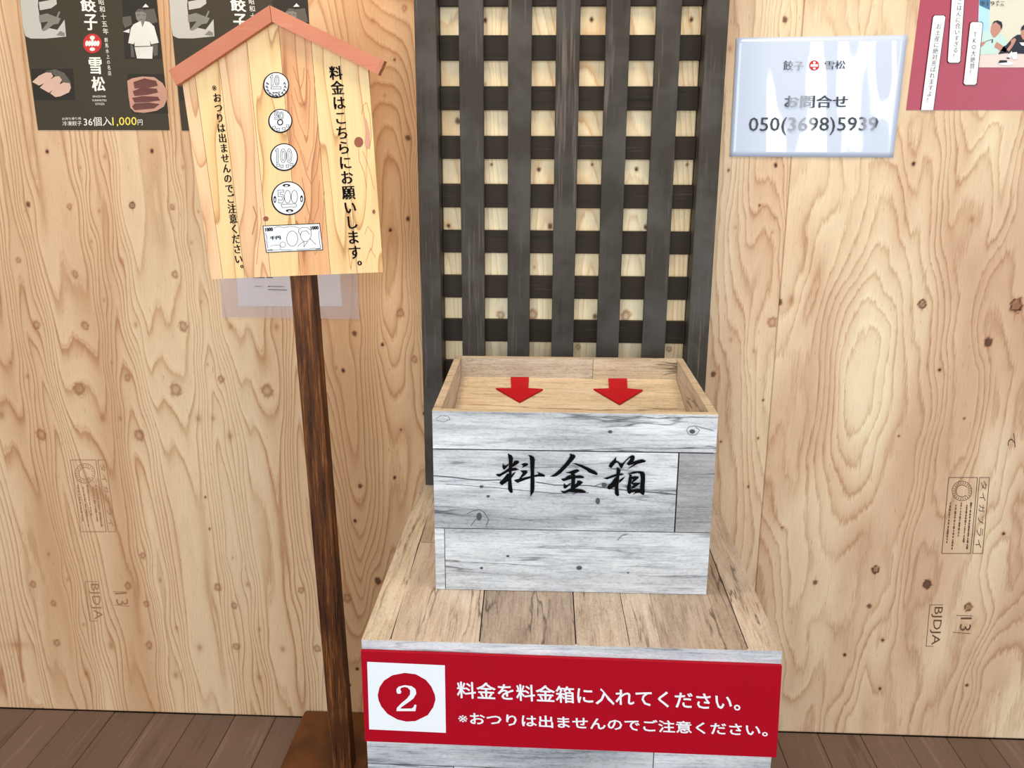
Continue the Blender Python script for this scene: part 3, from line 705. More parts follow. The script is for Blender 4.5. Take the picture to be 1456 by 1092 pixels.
for P_ in ([(478,125),(560,140),(592,165),(585,200),(510,290),(400,410),(300,510),(220,560),(170,573),(92,568),(180,520),(280,430),(390,310),(450,230),(485,170)],
           [(520,315),(600,312),(720,345),(850,400),(960,455),(1010,490),(1022,525),(1000,542),(920,515),(850,490),(800,445),(680,380),(590,335)],
           [(395,490),(470,475),(560,440),(625,425),(672,455),(640,480),(560,520),(500,510),(420,500)],
           [(500,500),(575,520),(595,560),(580,700),(570,800),(590,860),(480,860),(500,780),(510,640)],
           [(310,612),(380,600),(430,560),(500,530),(500,575),(600,550),(680,545),(735,560),(765,590),(740,602),(560,600),(460,630),(360,660),(330,640)],
           [(375,690),(395,730),(430,735),(480,695),(505,700),(440,770),(385,808),(355,780),(358,730)],
           [(620,645),(680,645),(740,680),(700,720),(620,780),(560,805),(570,730),(620,690)],
           [(298,848),(380,850),(460,810),(520,790),(640,810),(700,812),(760,835),(795,865),(770,888),(650,880),(560,875),(460,870),(380,892),(345,885)],
           [(525,925),(600,870),(640,870)]):
    A.poly(P_, zoomed(775, 636, k_, SB))
A.build('character', M['ink'], mb, True); A = Art()
for P_ in ([(285,180),(290,260),(330,270),(360,305),(410,312),(500,220),(560,170),(600,155),(560,200),(480,270),(440,330),(395,415),(370,400),(320,300),(280,300),(190,410),(140,370),(170,310),(240,240)],
           [(560,170),(620,150),(652,185),(640,240),(620,280),(720,245),(800,232),(870,265),(845,290),(700,325),(600,380),(495,438),(560,380),(640,320),(530,355),(490,320),(560,230)],
           [(305,380),(350,410),(375,450),(350,560),(340,680),(330,760),(345,930),(320,955),(280,930),(260,890),(265,740),(290,600),(295,450)],
           [(40,603),(130,575),(220,540),(300,515),(400,505),(440,525),(410,540),(300,560),(180,600),(110,625)],
           [(270,580),(340,580),(340,700),(270,760),(160,822),(130,810),(108,770),(130,740),(190,690)],
           [(345,640),(400,600),(468,562),(430,620),(345,700)],
           [(510,510),(590,530),(590,640),(575,720),(575,800),(590,880),(545,908),(510,880),(492,800),(515,700),(530,600),(545,540)],
           [(510,510),(620,475),(740,462),(820,475),(848,520),(850,640),(840,760),(845,860),(825,932),(780,915),(745,880),(752,750),(765,600),(750,510),(700,498),(600,520)],
           [(590,570),(650,560),(720,565),(725,595),(690,630),(630,670),(590,730),(580,690),(600,650),(620,620),(580,620)],
           [(600,700),(660,685),(740,685),(755,705),(700,745),(640,790),(580,810),(590,770),(625,735),(600,720)],
           [(570,820),(700,808),(760,815),(760,885),(720,885),(660,895),(610,925),(630,895),(660,870),(560,880)]):
    A.poly(P_, zoomed(855, 636, k_, SB))
A.build('character', M['ink'], mb, True)
# red arrows lying on the sloping tray
def tray(p):
    v = FW + RT * ((p[0] - 728) / F) - UP * ((p[1] - 546) / F)
    P0, N = Vector((bcx, BYB - 0.0108, 0.8545)), Vector((0, 0.802 - 0.8545, -(BYF + 0.05 - BYB + 0.0108))).normalized()
    P0 = P0 + N * 0.0035 if N.z > 0 else P0 - N * 0.0035
    return CAM + v * ((P0 - CAM).dot(N) / v.dot(N))
for pts in ([(726, 536), (752, 536), (751, 551.5), (772, 553), (739, 571), (705, 551.5), (727, 551.5)],
            [(865, 538), (891.5, 538), (892, 552), (914, 554), (881, 574), (844, 552.5), (866, 552)]):
    P3 = [tray(p) for p in pts]
    prism('arrow', P3, (0, 0, -0.0025), M['arrow_red'], mb)

# ------------------------------------------------------------------ sign stand
ss = empty('sign_stand', (0.043, -0.16, 0), 'house-shaped pine price sign with salmon roof strips on a dark brown post', 'sign stand')
box('base_plate', -0.086, 0.185, -0.33, -0.003, 0.0005, 0.020, M['base'], ss, 0.003)
tb, tt_ = (0.027, 0.064), (0.003, 0.042)
zt_, zb_ = 1.30, 0.0205
YP = -0.200
a0, a1 = at(412, 395, 1, YP), at(444, 395, 1, YP); b0, b1 = at(472, 1085, 1, YP), at(500, 1085, 1, YP)
def lx(pA, pB, z): return pA.x + (pB.x - pA.x) * (z - pA.z) / (pB.z - pA.z)
fpts = [(lx(a0, b0, zt_), YP, zt_), (lx(a1, b1, zt_), YP, zt_), (lx(a1, b1, zb_), YP, zb_), (lx(a0, b0, zb_), YP, zb_)]
po = prism('post', fpts, (0, 0.036, 0), M['post'], ss); bevel_mesh(po, 0.0015)
YB = -0.210
SS = surf(1, YB)
bt = [301, 317, 348, 385, 427, 470, 508, 545]
def sign_pt(f, v):
    """f: 0..1 across, v: 0 bottom .. 1 eaves, in photo pixels"""
    bl, br, tl, tr = (301, 397), (545, 387), (258.5, 113), (523.5, 99)
    b_ = (bl[0] + (br[0] - bl[0]) * f, bl[1] + (br[1] - bl[1]) * f); t_ = (tl[0] + (tr[0] - tl[0]) * f, tl[1] + (tr[1] - tl[1]) * f)
    return (b_[0] + (t_[0] - b_[0]) * v, b_[1] + (t_[1] - b_[1]) * v)
apex_f = (384 - 258.5) / 265.0
mats = ['stave_p', 'stave_y', 'stave_p', 'stave_y', 'stave_o', 'stave_y', 'stave_y']
def roof_y(f):
    # slope line under the roof strips: left eave, apex, right eave in photo pixels
    if f <= apex_f: t = f / apex_f; return (258.5 + (384 - 258.5) * t, 113 + (24 - 113) * t)
    t = (f - apex_f) / (1 - apex_f); return (384 + (523.5 - 384) * t, 24 + (99 - 24) * t)
for i in range(7):
    f0, f1 = (bt[i] - 301) / 244 + (0.0012 if i else 0), (bt[i + 1] - 301) / 244 - (0.0012 if i < 6 else 0)
    pts = [sign_pt(f0, 0), sign_pt(f1, 0), roof_y(f1)]
    if f0 < apex_f < f1: pts.append(roof_y(apex_f))
    pts.append(roof_y(f0))
    P3 = [SS(p) for p in pts]
    prism('stave', P3, (0, 0.009, 0), M[mats[i]], ss, loc=P3[0])
bk = [SS(p) for p in (sign_pt(0.01, 0.01), sign_pt(0.99, 0.01), roof_y(0.99), roof_y(apex_f), roof_y(0.01))]
prism('backing', [p + Vector((0, 0.0065, 0)) for p in bk], (0, 0.002, 0), M['gap'], ss)
SR = surf(1, -0.224)
for pts in ([(240, 100), (383, 7.5), (386, 31), (255, 119), (250, 121)], [(383.8, 7.5), (546, 86), (543, 96), (537, 106), (386.8, 31)]):
    P3 = [SR(p) for p in pts]
    o = prism('roof_strip', P3, (0, 0.0225, 0), M['roof'], ss, loc=P3[0])
SR2 = surf(1, -0.2245)
for pts in ([(239.4, 100), (244.5, 96.8), (256, 117.5), (250, 121.5)], [(541.5, 84), (546.6, 86.5), (537.5, 106.6), (532, 103.8)]):
    P3 = [SR2(p) for p in pts]; prism('roof_end_cap', P3, (0, 0.0235, 0), M['roof'], ss, loc=P3[0])
SI = surf(1, YB - 0.0005); SI2 = surf(1, YB - 0.0009); SI3 = surf(1, YB - 0.0013); SI4 = surf(1, YB - 0.0017)
A = Art()
A.text('料金はこちらにお願いします。', (467, 94), (486, 93.3), (497, 378), SI, vertical=True, mincho=0.024, bold=0.006)
A.text('※おつりは出ませんのでご注意ください。', (300.5, 121.5), (312.5, 121), (335, 381.5), SI, vertical=True, mincho=0.024, bold=0.006)
A.each('character', M['ink'], ss)
A = Art()
A.ellipse(510, 202, 6.5, 7.5, SI, 16); A.ellipse(378, 311, 3.8, 3.6, SI, 14); A.ellipse(531.5, 301, 2.2, 3.2, SI, 10)
A.each('knot', M['pine_knot'], ss)
# cathedral figure printed on the orange stave
A = Art()
z4 = zoomed(370, 90, 6.825, SI)
def cat(pts, w_=5): A.line(pts, w_, z4)
cat([(320,30),(350,140),(392,245),(418,160),(425,40)]); cat([(335,240),(365,370),(398,425),(440,340),(450,60)], 4)
cat([(300,300),(380,590),(420,680),(448,770),(470,620),(485,200),(460,60)], 4); cat([(385,380),(400,398),(425,385)], 9); cat([(432,700),(446,760),(460,705)], 12)
cat([(300,420),(330,700),(420,900),(455,1040),(520,780),(530,120)], 3)
zz = zoomed(260, 200, 4.2, SI)
def cat2(pts, w_=3): A.line(pts, w_, zz)
cat2([(700,60),(740,200),(768,262),(800,180),(820,20)]); cat2([(712,220),(742,400),(775,492),(808,400),(815,240)]); cat2([(728,455),(765,610),(790,680),(830,600),(845,300)], 2)
cat2([(985,640),(1003,770),(1020,650)], 2); cat2([(1085,560),(1105,510),(1140,560),(1130,640),(1110,670)], 2); cat2([(1095,720),(1120,640),(1150,700)], 2)
cat2([(420,390),(440,450),(415,560)], 6); cat2([(460,400),(470,480),(450,620),(440,740)], 2)
zr_ = zoomed(480, 0, 3.64, SI)
A.line([(125,590),(132,545),(150,530),(166,590),(175,700),(165,770),(150,760)], 2.2, zr_); A.line([(108,770),(112,830),(140,900),(150,980)], 2, zr_); A.line([(130,780),(160,860),(190,980)], 1.6, zr_)
A.build('grain_figure', M['pine_line'], ss)
Art().poly([(134,600),(150,620),(168,690),(166,755),(150,775),(140,740),(145,680)], zr_).build('grain_blush', M['pine_blush'], ss)

# coins and note: white discs with black line drawings
coins = [(392.5, 121, 18.5, 18.5, '10', (383.5, 106.5, 398, 121)), (398.5, 172, 17.2, 17.2, '50', (390, 158.5, 404, 169.5)), (403.8, 223.5, 19.8, 19.8, '100', (390.5, 211, 416, 231)), (409.8, 282, 24.2, 24.2, '500', (395, 270, 424, 288.5))]
def picture(name):
    o = K_.build(name, M['ink'], ss, True)
    W_.build('face', M['white'], o, True); K2_.build('drawing', M['ink'], o)
    if W2_.el: W2_.build('drawing_fill', M['white'], o)
for cx, cy_, rx, ry, s, (x0, y0, x1, y1) in coins:
    W_, K_, W2_, K2_ = Art(), Art(), Art(), Art()
    K_.ellipse(cx, cy_, rx, ry, SI, 36); W_.ellipse(cx + .2, cy_ - .3, rx - 1.7, ry - 1.7, SI2, 36)
    n_ = len(s); wd_ = (x1 - x0) / n_
    for j, ch in enumerate(s):
        dx_, hh = x0 + wd_ * (j + 0.5) - 0.6, y1 - y0; my = (y0 + y1) / 2 + 0.4
        if ch == '0':
            K2_.ring(dx_, my, wd_ * 0.46, hh * 0.50, 0.6, SI3, 18); 
            if s != '500': K2_.ring(dx_, my, wd_ * 0.20, hh * 0.36, 0.5, SI3, 14)
        elif ch == '1':
            K2_.line([(dx_ - 2.6, y0 + 2.8), (dx_ + .3, y0), (dx_ + 1.2, y0), (dx_ + 1.6, y1), (dx_ - .8, y1 + .6), (dx_ - 1.0, y0 + 3.6), (dx_ - 2.4, y0 + 4)], 0.6, SI3, True)
        else:
            t_ = hh * .17
            K2_.line([(dx_ + wd_ * .42, y0), (dx_ - wd_ * .42, y0 + .3), (dx_ - wd_ * .38, my), (dx_ + wd_ * .1, my - .8), (dx_ + wd_ * .3, my + hh * .15), (dx_ + wd_ * .1, y1 - t_ - .4), (dx_ - wd_ * .3, y1 - t_ * 1.6),
                      (dx_ - wd_ * .34, y1), (dx_ + wd_ * .2, y1 + .3), (dx_ + wd_ * .52, my + hh * .2), (dx_ + wd_ * .3, my - t_), (dx_ - wd_ * .1, my - t_ * 1.1), (dx_ - wd_ * .14, y0 + t_), (dx_ + wd_ * .42, y0 + t_)], 0.6, SI3, True)
    if s in ('50', '100'):
        for j, (dx, dy) in enumerate(((-9, 9.5), (-3, 12), (5, 11), (10.5, 7)) if s == '50' else ((-8.5, 11.5), (-3, 13), (5, 12.5), (11, 10.5))):
            K2_.line([(cx + dx - 2, cy_ + dy - 1.6), (cx + dx + 2, cy_ + dy - 1.9), (cx + dx + 1.8, cy_ + dy + 1.7), (cx + dx - 1.6, cy_ + dy + 2)], 0.6, SI3, True)
    if s == '50': K2_.ring(cx - .2, cy_ + 1.8, 3.6, 3.8, 1.4, SI3)
    if s == '10':
        for sgn in (-1, 1):
            for j in range(6):
                a = math.radians(20 + j * 22); lx_, ly_ = cx + sgn * 13.5 * math.cos(a - .7), cy_ + 2 + 13 * math.sin(a - .7)
                K2_.line([(lx_ - 1.4, ly_ - 1), (lx_ + 1.2, ly_ + 1.4)], 1.1, SI3); K2_.line([(lx_ - 2.4 * sgn, ly_ + 1.5), (lx_ + .2, ly_ - 1.8)], 0.7, SI3)
        K2_.line([(cx - 7, cy_ + 2.5), (cx + 7, cy_ + 2), (cx + 7, cy_ + 5.2), (cx - 7, cy_ + 5.6)], 0.6, SI3, True)
        K2_.line([(cx - 5, cy_ + 10), (cx - 3, cy_ + 12), (cx, cy_ + 11), (cx + 4, cy_ + 12), (cx + 5, cy_ + 9.5), (cx + 1, cy_ + 10.4)], 0.7, SI3, True)
    if s == '500':
        K2_.line([(cx - 10, cy_ + 8.5), (cx + 11, cy_ + 7.8), (cx + 12, cy_ + 11), (cx + 9, cy_ + 12.5), (cx + 4, cy_ + 11.8), (cx - 2, cy_ + 13), (cx - 8, cy_ + 13), (cx - 9.5, cy_ + 11)], 0.6, SI3, True)
        for dx, dy, w2, h2 in ((-2.5, -18.5, 5.5, 2), (2, 17.5, 5.5, 2), (-19, 1.5, 2, 5), (19, .5, 2, 5)):
            K2_.ellipse(cx + dx, cy_ + dy, w2, h2, SI3, 10)
            W2_.ellipse(cx + dx, cy_ + dy + .6, w2 * .45, h2 * .5, SI4, 8)
    picture('coin_picture')
W_, K_, W2_, K2_ = Art(), Art(), Art(), Art()
K_.poly([(373.3, 320.8), (454.8, 317.2), (459.6, 355.6), (378.3, 359.5)], SI)
W_.poly([(374.5, 321.8), (454, 318.4), (458.4, 354.6), (379.3, 358.4)], SI2)
zn = zoomed(370, 250, 9.1, SI3)
L = lambda pts, w_=5: K2_.line(pts, w_, zn)
K2_.text('1000', (59, 672), (162, 665), (66, 722), zn, bold=0.06); K2_.text('1000', (648, 652), (752, 645), (655, 700), zn, bold=0.06)
K2_.text('千円', (122, 782), (262, 772), (128, 832), zn, bold=0.05)
L([(180, 672), (230, 655), (310, 670), (370, 655), (440, 655), (500, 672)]); L([(65, 740), (85, 790), (82, 850), (100, 940)]); L([(92, 962), (160, 962)], 10)
L([(760, 710), (762, 800), (775, 900), (785, 935)]); L([(730, 945), (780, 940)], 10); L([(270, 958), (410, 958)]); L([(470, 955), (530, 950), (640, 948), (700, 935), (730, 950)])
K2_.ring(414, 812, 72, 98, 5, zn); K2_.ring(292, 890, 36, 36, 4, zn, 16)
L([(135, 915), (150, 900), (245, 895), (262, 910), (262, 955), (150, 962), (135, 940)], 4); 
L([(495, 730), (500, 690), (540, 668), (610, 668), (655, 700), (662, 760), (640, 820), (600, 850), (555, 845), (525, 800), (515, 750), (495, 730)])
L([(520, 770), (535, 720), (600, 710), (640, 760)]); L([(485, 920), (510, 885), (565, 850), (565, 920), (615, 850)]); L([(640, 810), (720, 888)])
picture('banknote_picture')

# ------------------------------------------------------------------ posters and papers on the wall
def sheet_on_wall(name, pts, mat, label, cat, y=-0.0012, th=0.0008, group=None):
    P3 = [at(p[0], p[1], 1, y) for p in pts]
    c = sum(P3, Vector()) / len(P3)
    r = empty(name, (c.x, -0.0002, min(p.z for p in P3)), label, cat, group)
    prism('sheet', P3, (0, th, 0), mat, r)
    return r

ps = sheet_on_wall('poster', [(-4, -230), (200, -230), (241, 185), (54, 185)], M['poster'],
                   'leftmost dark olive poster with chef photo, dumpling photos and yellow price, fully visible bottom edge', 'poster')
SA = surf(1, -0.0016); SA2 = surf(1, -0.0020); SA3 = surf(1, -0.0024)
zA = zoomed(0, 0, 5.2, SA); zA2 = zoomed(0, 0, 5.2, SA2); zA3 = zoomed(0, 0, 5.2, SA3)
zB = zoomed(80, 0, 5.747, SA); zB2 = zoomed(80, 0, 5.747, SA2); zB3 = zoomed(80, 0, 5.747, SA3)
zD = zoomed(20, 0, 6.825, SA); zD2 = zoomed(20, 0, 6.825, SA2); zD3 = zoomed(20, 0, 6.825, SA3)
# top left photo: pale sleeve, hands folding dumplings
a = Art().poly([(50, -60), (235, -60), (232, 60), (245, 140), (270, 290), (280, 370), (160, 374), (110, 350), (85, 250), (70, 100)], zD)
a.poly([(160, 374), (280, 290), (330, 270), (420, 290), (490, 190), (505, 355), (300, 375)], zD); a.poly([(240, 20), (410, -10), (415, 40), (360, 80), (250, 100)], zD); a.build('photo_print', M['photo_pale'], ps)
a = Art().poly([(240, 150), (320, 130), (400, 160), (455, 180), (430, 230), (380, 240), (330, 280), (290, 300), (270, 290), (330, 210), (250, 220)], zD2)
a.poly([(395, 200), (435, 108), (450, 115), (415, 205)], zD2).poly([(410, 340), (450, 300), (490, 320), (490, 350)], zD2); a.build('photo_hands', M['photo_mid'], ps)
# bottom left photo: three dumplings
Art().poly([(165, 668), (570, 668), (590, 970), (200, 970)], zD).build('photo_ground', M['poster_darker'], ps)
Art().poly([(300, 690), (400, 672), (490, 710), (550, 800), (555, 860), (440, 780), (360, 700)], zD2).build('photo_shadow', M['photo_dim'], ps)
a = Art()
for P_ in ([(176, 795), (240, 735), (310, 702), (360, 705), (380, 740), (330, 790), (255, 825), (240, 830)], [(250, 850), (300, 800), (400, 742), (440, 740), (465, 775), (440, 820), (340, 900), (320, 890)],
           [(350, 905), (400, 840), (480, 800), (540, 808), (552, 850), (535, 895), (450, 935), (400, 942)]): a.poly(P_, zD3)
a.each('photo_dumpling', M['dumpling'], ps)
# chef
Art().poly([(536, -30), (812, -30), (868, 480), (560, 480)], zB).build('photo_ground', M['poster_darker'], ps)
a = Art().poly([(540, 140), (610, 130), (620, 200), (560, 230), (545, 190)], zB2).poly([(690, 85), (800, 70), (830, 180), (760, 200), (700, 160)], zB2)
a.poly([(605, 350), (630, 380), (640, 470), (612, 465)], zB2).poly([(775, 365), (830, 360), (830, 450), (800, 460)], zB2)
a.build('photo_tone', M['photo_dim'], ps)
Art().poly([(645, 100), (670, 72), (710, 75), (735, 110), (733, 150), (715, 180), (705, 225), (685, 190), (655, 155)], zoomed(80, 0, 5.747, surf(1, -0.0022))).build('photo_face', M['photo_mid'], ps)
a = Art().line([(662, 122), (684, 120)], 6, zB3).line([(704, 120), (726, 124)], 6, zB3).line([(684, 158), (710, 158)], 5, zB3).poly([(645, 100), (670, 72), (710, 75), (737, 112), (728, 104), (700, 92), (660, 96)], zB3)
a.build('photo_features', M['photo_dim'], ps)
a = Art().poly([(665, 182), (690, 172), (705, 225), (722, 172), (760, 180), (800, 215), (838, 350), (775, 362), (765, 330), (770, 375), (640, 378), (640, 340), (632, 362), (588, 352), (610, 230), (630, 200)], zB3)
a.poly([(640, 385), (790, 380), (785, 480), (660, 478)], zB3).poly([(705, 60), (730, 30), (757, 58)], zB3).poly([(545, 258), (600, 235), (598, 270)], zB3)
a.build('photo_shirt', M['photo_shirt'], ps)
# fried dumplings on a plate
Art().poly([(580, 605), (880, 605), (915, 925), (618, 925)], zB).build('photo_ground', M['poster_darker'], ps)
Art().poly([(580, 660), (620, 640), (700, 625), (800, 630), (870, 680), (902, 740), (905, 810), (880, 870), (820, 905), (720, 922), (640, 915), (605, 880), (590, 780)], zB2).build('photo_plate', M['plate'], ps)
a = Art()
for P_ in ([(630, 670), (720, 640), (815, 660), (830, 700), (740, 720), (640, 722)], [(625, 745), (700, 715), (820, 725), (832, 755), (740, 775), (640, 785)], [(620, 800), (700, 785), (830, 790), (850, 820), (740, 835), (640, 838)], [(620, 870), (640, 845), (760, 838), (845, 850), (800, 885), (640, 900)]):
    a.poly(P_, zB3)
a.each('photo_dumpling', M['fried'], ps)
def brushy(A_, s, tl, tr, bl, S): A_.text(s, tl, tr, bl, S, mincho=0.022, bold=0.014)
a = Art()
brushy(a, '餃', (192, -8), (318, 2), (205, 92), zB); brushy(a, '子', (224, 115), (332, 118), (232, 246), zB)
brushy(a, '雪', (262, 468), (368, 468), (272, 606), zB); brushy(a, '松', (282, 625), (392, 625), (296, 745), zB)
a.text('創業昭和十五年', (322, -130), (368, -130), (384, 280), zB, vertical=True, bold=0.0018, space=1.12)
a.text('群馬水上の名店', (392, 308), (420, 308), (424, 616), zB, vertical=True, bold=0.0018, space=1.12)
a.text('冷凍餃子', (50, 990), (206, 988), (52, 1028), zB, bold=0.0018); a.text('お持ち帰り用', (48, 960), (200, 957), (49, 982), zB)
a.text('36個入', (222, 958), (450, 953), (226, 1032), zB, bold=0.0024); a.text('円', (664, 978), (704, 977), (666, 1024), zB, bold=0.0018)
a.text('SINCE1940', (296, 780), (404, 780), (297, 796), zB, bold=0.0018); a.text('YUKIMATSU', (290, 812), (410, 812), (291, 828), zB, bold=0.0018); a.text('GYOZA', (318, 840), (394, 840), (319, 858), zB, bold=0.0018)
a.build('lettering', M['cream'], ps)
Art().text('1,000', (456, 958), (655, 955), (460, 1036), zB, bold=0.003).build('price_lettering', M['yellow'], ps)
def emblem(S0, S1_, cx, cy_, r, parent, w_mat):
    Art().ellipse(cx, cy_, r, r * 1.05, S0, 30).build('emblem_disc', M['emblem'], parent)
    e = Art()
    for i in range(5): e.ellipse(cx + r * (-0.60 + i * 0.30), cy_, r * 0.17, r * 0.32, S1_, 8, 0.15)
    e.poly([(cx - r * .72, cy_ - r * .12), (cx + r * .75, cy_ - r * .12), (cx + r * .75, cy_ + r * .12), (cx - r * .72, cy_ + r * .12)], S1_)
    e.ellipse(cx, cy_ - r * .62, r * .28, r * .22, S1_, 10); e.poly([(cx - r * .15, cy_ - r * .7), (cx + r * .15, cy_ - r * .7), (cx + r * .12, cy_ - r * .25), (cx - r * .12, cy_ - r * .25)], S1_)
    e.ellipse(cx, cy_ + r * .62, r * .3, r * .2, S1_, 10)
    e.build('emblem_mark', w_mat, parent)
emblem(zB, zB2, 295, 355, 76, ps, M['cream'])
# second poster: a copy, partly behind the house-shaped sign
dX = at(241 + 207, 185, 1, 0).x - at(241, 185, 1, 0).x
r2 = ps.copy(); COL.objects.link(r2); r2.location.x += dX
r2['label'] = 'second dark poster from the left, mostly hidden behind the house-shaped sign and its roof strip'
for ch in list(ps.children):
    c = ch.copy(); COL.objects.link(c); c.parent = r2; c.location = ch.location
for o in (ps, r2): o['group'] = 'dark dumpling posters'

# laminated notice, right of the lattice
nt = empty('notice', tuple(at(1155, 223, 1, -0.001)), 'glossy laminated white notice with a phone number, right of the lattice screen', 'notice')
nx_, nz_ = 28, 20
nv = []; c4 = [at(*p, 1, -0.0035) for p in ((1038, 222.5), (1270.5, 224), (1291, 49.5), (1047.5, 53.5))]
for i in range(nx_ + 1):
    for j in range(nz_ + 1):
        u, v = i / nx_, j / nz_
        P_ = (c4[0] * (1 - u) + c4[1] * u) * (1 - v) + (c4[3] * (1 - u) + c4[2] * u) * v
        e = 0.35 * 4 * u * (1 - u)
        nv.append((P_.x, -0.0020 - 0.0012 * e - 0.0004 * math.sin(u * 12 + v * 2) - 0.00008 * math.sin(u * 31 + v * 3 + 1), P_.z))
nf = [(i * (nz_ + 1) + j, (i + 1) * (nz_ + 1) + j, (i + 1) * (nz_ + 1) + j + 1, i * (nz_ + 1) + j + 1) for i in range(nx_) for j in range(nz_)]
o = mesh('sheet', nv, nf, M['lam_paper'], nt)
for p_ in o.data.polygons: p_.use_smooth = True
md = o.modifiers.new('solid', 'SOLIDIFY'); md.thickness = 0.0004; md.offset = 1
# clear sealed edge strips
SN = surf(1, -0.0048); SN2 = surf(1, -0.0051)
zN = zoomed(1020, 30, 5.2, SN)
lam_ink = laminate('laminated_ink', rgb(20, 20, 26)).m
a = Art()
a.text('餃子', (490, 292), (640, 296), (488, 362), zN, mincho=0.02); a.text('雪松', (796, 294), (948, 290), (794, 358), zN, mincho=0.02)
a.text('お問合せ', (500, 548), (968, 548), (494, 642), zN, mincho=0.014, bold=0.008)
a.text('050(3698)5939', (236, 712), (1192, 708), (230, 846), zN, bold=0.0026)
o = a.each('character', lam_ink, nt)
emblem(zN, zoomed(1020, 30, 5.2, SN2), 717, 328, 36, nt, M['white'])

# small paper in a clear sleeve under the house-shaped sign
pp = sheet_on_wall('paper_sheet', [(331, 300), (478, 300), (486.5, 435.3), (339, 435.3)], M['paper'], 'small white paper in a clear sleeve on the wall, peeking out below the house-shaped sign', 'paper', y=-0.0012)
P3 = [at(*p, 1, -0.0022) for p in ((306, 290), (505, 290), (511, 453.5), (316, 451))]
prism('clear_sleeve', P3, (0, 0.0006, 0), M['film'], pp)
zP = zoomed(300, 380, 6.618, surf(1, -0.0026))
P3 = [zoomed(300, 380, 6.618, surf(1, -0.0029))(p) for p in ((85, 245), (1395, 262), (1395, 372), (80, 378))]
a = Art(); a.text('お問合せ', (412, 174), (486, 174), (413, 186), zP); a.text('●03(3698)5939', (535, 175), (686, 176), (536, 188), zP, bold=.014); a.line([(540, 210), (712, 214)], 6, zP)
a.line([(400, 97), (500, 97)], 8, zP); a.line([(525, 97), (580, 97)], 8, zP)
a.build('lettering', M['ink_soft'], pp)

# red poster, upper right
rp = sheet_on_wall('poster', [(1338, -230), (1640, -230), (1580, 156.5), (1288.5, 156.5)], M['crimson'],
                   'crimson poster with white speech strips and a photo of two diners, upper right corner', 'poster')
SC = [surf(1, -0.0016 - 0.0004 * i) for i in range(7)]
zR = [zoomed(1280, 0, 6.824, s) for s in SC]; zQ = [zoomed(1370, 0, 9.93, s) for s in SC]
Art().poly([(770, -150), (1600, -150), (1600, 655), (765, 655), (745, 640)], zR[0]).build('photo_print', M['ph_wall'], rp)
Art().poly([(770, -150), (870, -150), (868, 80), (860, 400), (780, 420), (745, 640), (760, 100)], zR[1]).build('photo_curtain', M['ph_curtain'], rp)
Art().poly([(770, -150), (880, -150), (868, 95), (768, 50)], zR[2]).build('photo_corner', M['ph_blue'], rp)
Art().poly([(225, 770), (500, 750), (900, 760), (1400, 760), (1400, 950), (205, 950)], zQ[1]).build('photo_table', M['ph_table'], rp)
a = Art().poly([(270, 460), (390, 420), (430, 530), (540, 470), (600, 560), (610, 640), (520, 660), (470, 760), (235, 770), (240, 640)], zQ[2]); a.build('photo_shirt', M['ph_mint'], rp)
a = Art().poly([(395, 370), (430, 320), (500, 320), (540, 380), (520, 440), (450, 525), (415, 525), (380, 450)], zQ[3])
a.poly([(245, 600), (320, 580), (300, 620), (245, 665)], zQ[3]).poly([(440, 640), (470, 590), (520, 620), (610, 690), (600, 740), (500, 700), (440, 670)], zQ[3])
a.poly([(815, 430), (900, 400), (900, 540), (840, 560), (812, 510)], zQ[3]).poly([(670, 570), (720, 535), (745, 560), (720, 610), (690, 660), (640, 730), (610, 700), (670, 620)], zQ[4])
a.build('photo_skin', M['ph_skin'], rp)
a = Art().poly([(395, 360), (430, 300), (480, 285), (540, 310), (552, 370), (535, 420), (520, 360), (460, 310), (420, 330)], zQ[4])
a.poly([(810, 430), (820, 380), (860, 345), (1000, 345), (1000, 420), (900, 400)], zQ[4])
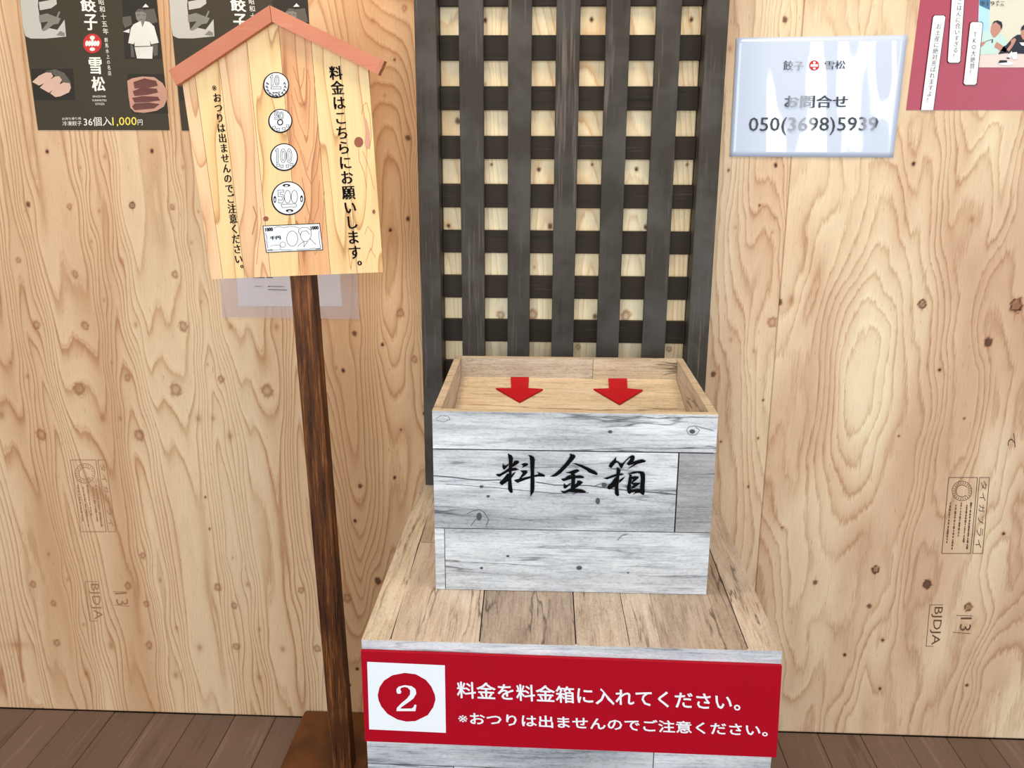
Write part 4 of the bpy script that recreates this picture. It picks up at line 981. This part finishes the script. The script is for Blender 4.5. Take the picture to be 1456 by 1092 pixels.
a.poly([(600, 640), (700, 530), (760, 490), (820, 490), (840, 555), (1100, 500), (1200, 770), (600, 750), (490, 765), (560, 660)], zQ[3])
a.poly([(610, 810), (660, 820), (650, 830), (612, 828)], zQ[4]).poly([(490, 890), (515, 850), (610, 850), (620, 880)], zQ[5]).line([(320, 580), (410, 555)], 6, zQ[4]).line([(410, 560), (405, 600)], 14, zQ[4])
a.build('photo_dark', M['ph_black'], rp)
a = Art().ellipse(600, 895, 105, 26, zQ[4]).poly([(690, 740), (755, 735), (755, 830), (700, 840), (672, 790)], zQ[4]).poly([(640, 770), (680, 720), (690, 760), (660, 820), (620, 800)], zQ[4]).poly([(790, 600), (1000, 600), (1000, 680), (820, 640)], zQ[5])
a.build('photo_tableware', M['white'], rp)
a = Art().text('919㍍', (240, 5), (580, 5), (242, 85), zQ[4]); a.build('photo_caption', M['ink_soft'], rp)
kk = Art(); ww = Art()
def pill(x0t, x1t, yt, x0b, x1b, yb, open_b=False):
    def rr(d):
        r = 16
        T = [(x0t - d, yt + r - d), (x0t + r - d, yt - d), (x1t - r + d, yt - d), (x1t + d, yt + r - d)]
        Bm = [(x1b + d, yb - r + d), (x1b - r + d, yb + d), (x0b + r - d, yb + d), (x0b - d, yb - r + d)] if not open_b else [(x1b + d, yb), (x0b - d, yb)]
        return T + Bm
    kk.poly(rr(5), zR[4]); ww.poly(rr(0), zR[5])
pill(320, 438, 150, 203, 320, 1068, True); pill(520, 640, -300, 462, 580, 608); pill(680, 800, 215, 616, 740, 822)
kk.each('strip_outline', M['ink'], rp); ww.each('strip_face', M['white'], rp)
a = Art()
a.text('お土産に絶対喜ばれますよ！', (352, 232), (404, 232), (250, 992), zR[6], vertical=True, mincho=0.012)
a.text('ごはんに合いすぎる！', (556, -10), (606, -10), (506, 566), zR[6], vertical=True, mincho=0.012)
a.text('TKO大絶賛！', (706, 312), (752, 312), (668, 726), zR[6], vertical=True, mincho=0.012)
a.build('lettering', M['ink_soft'], rp)
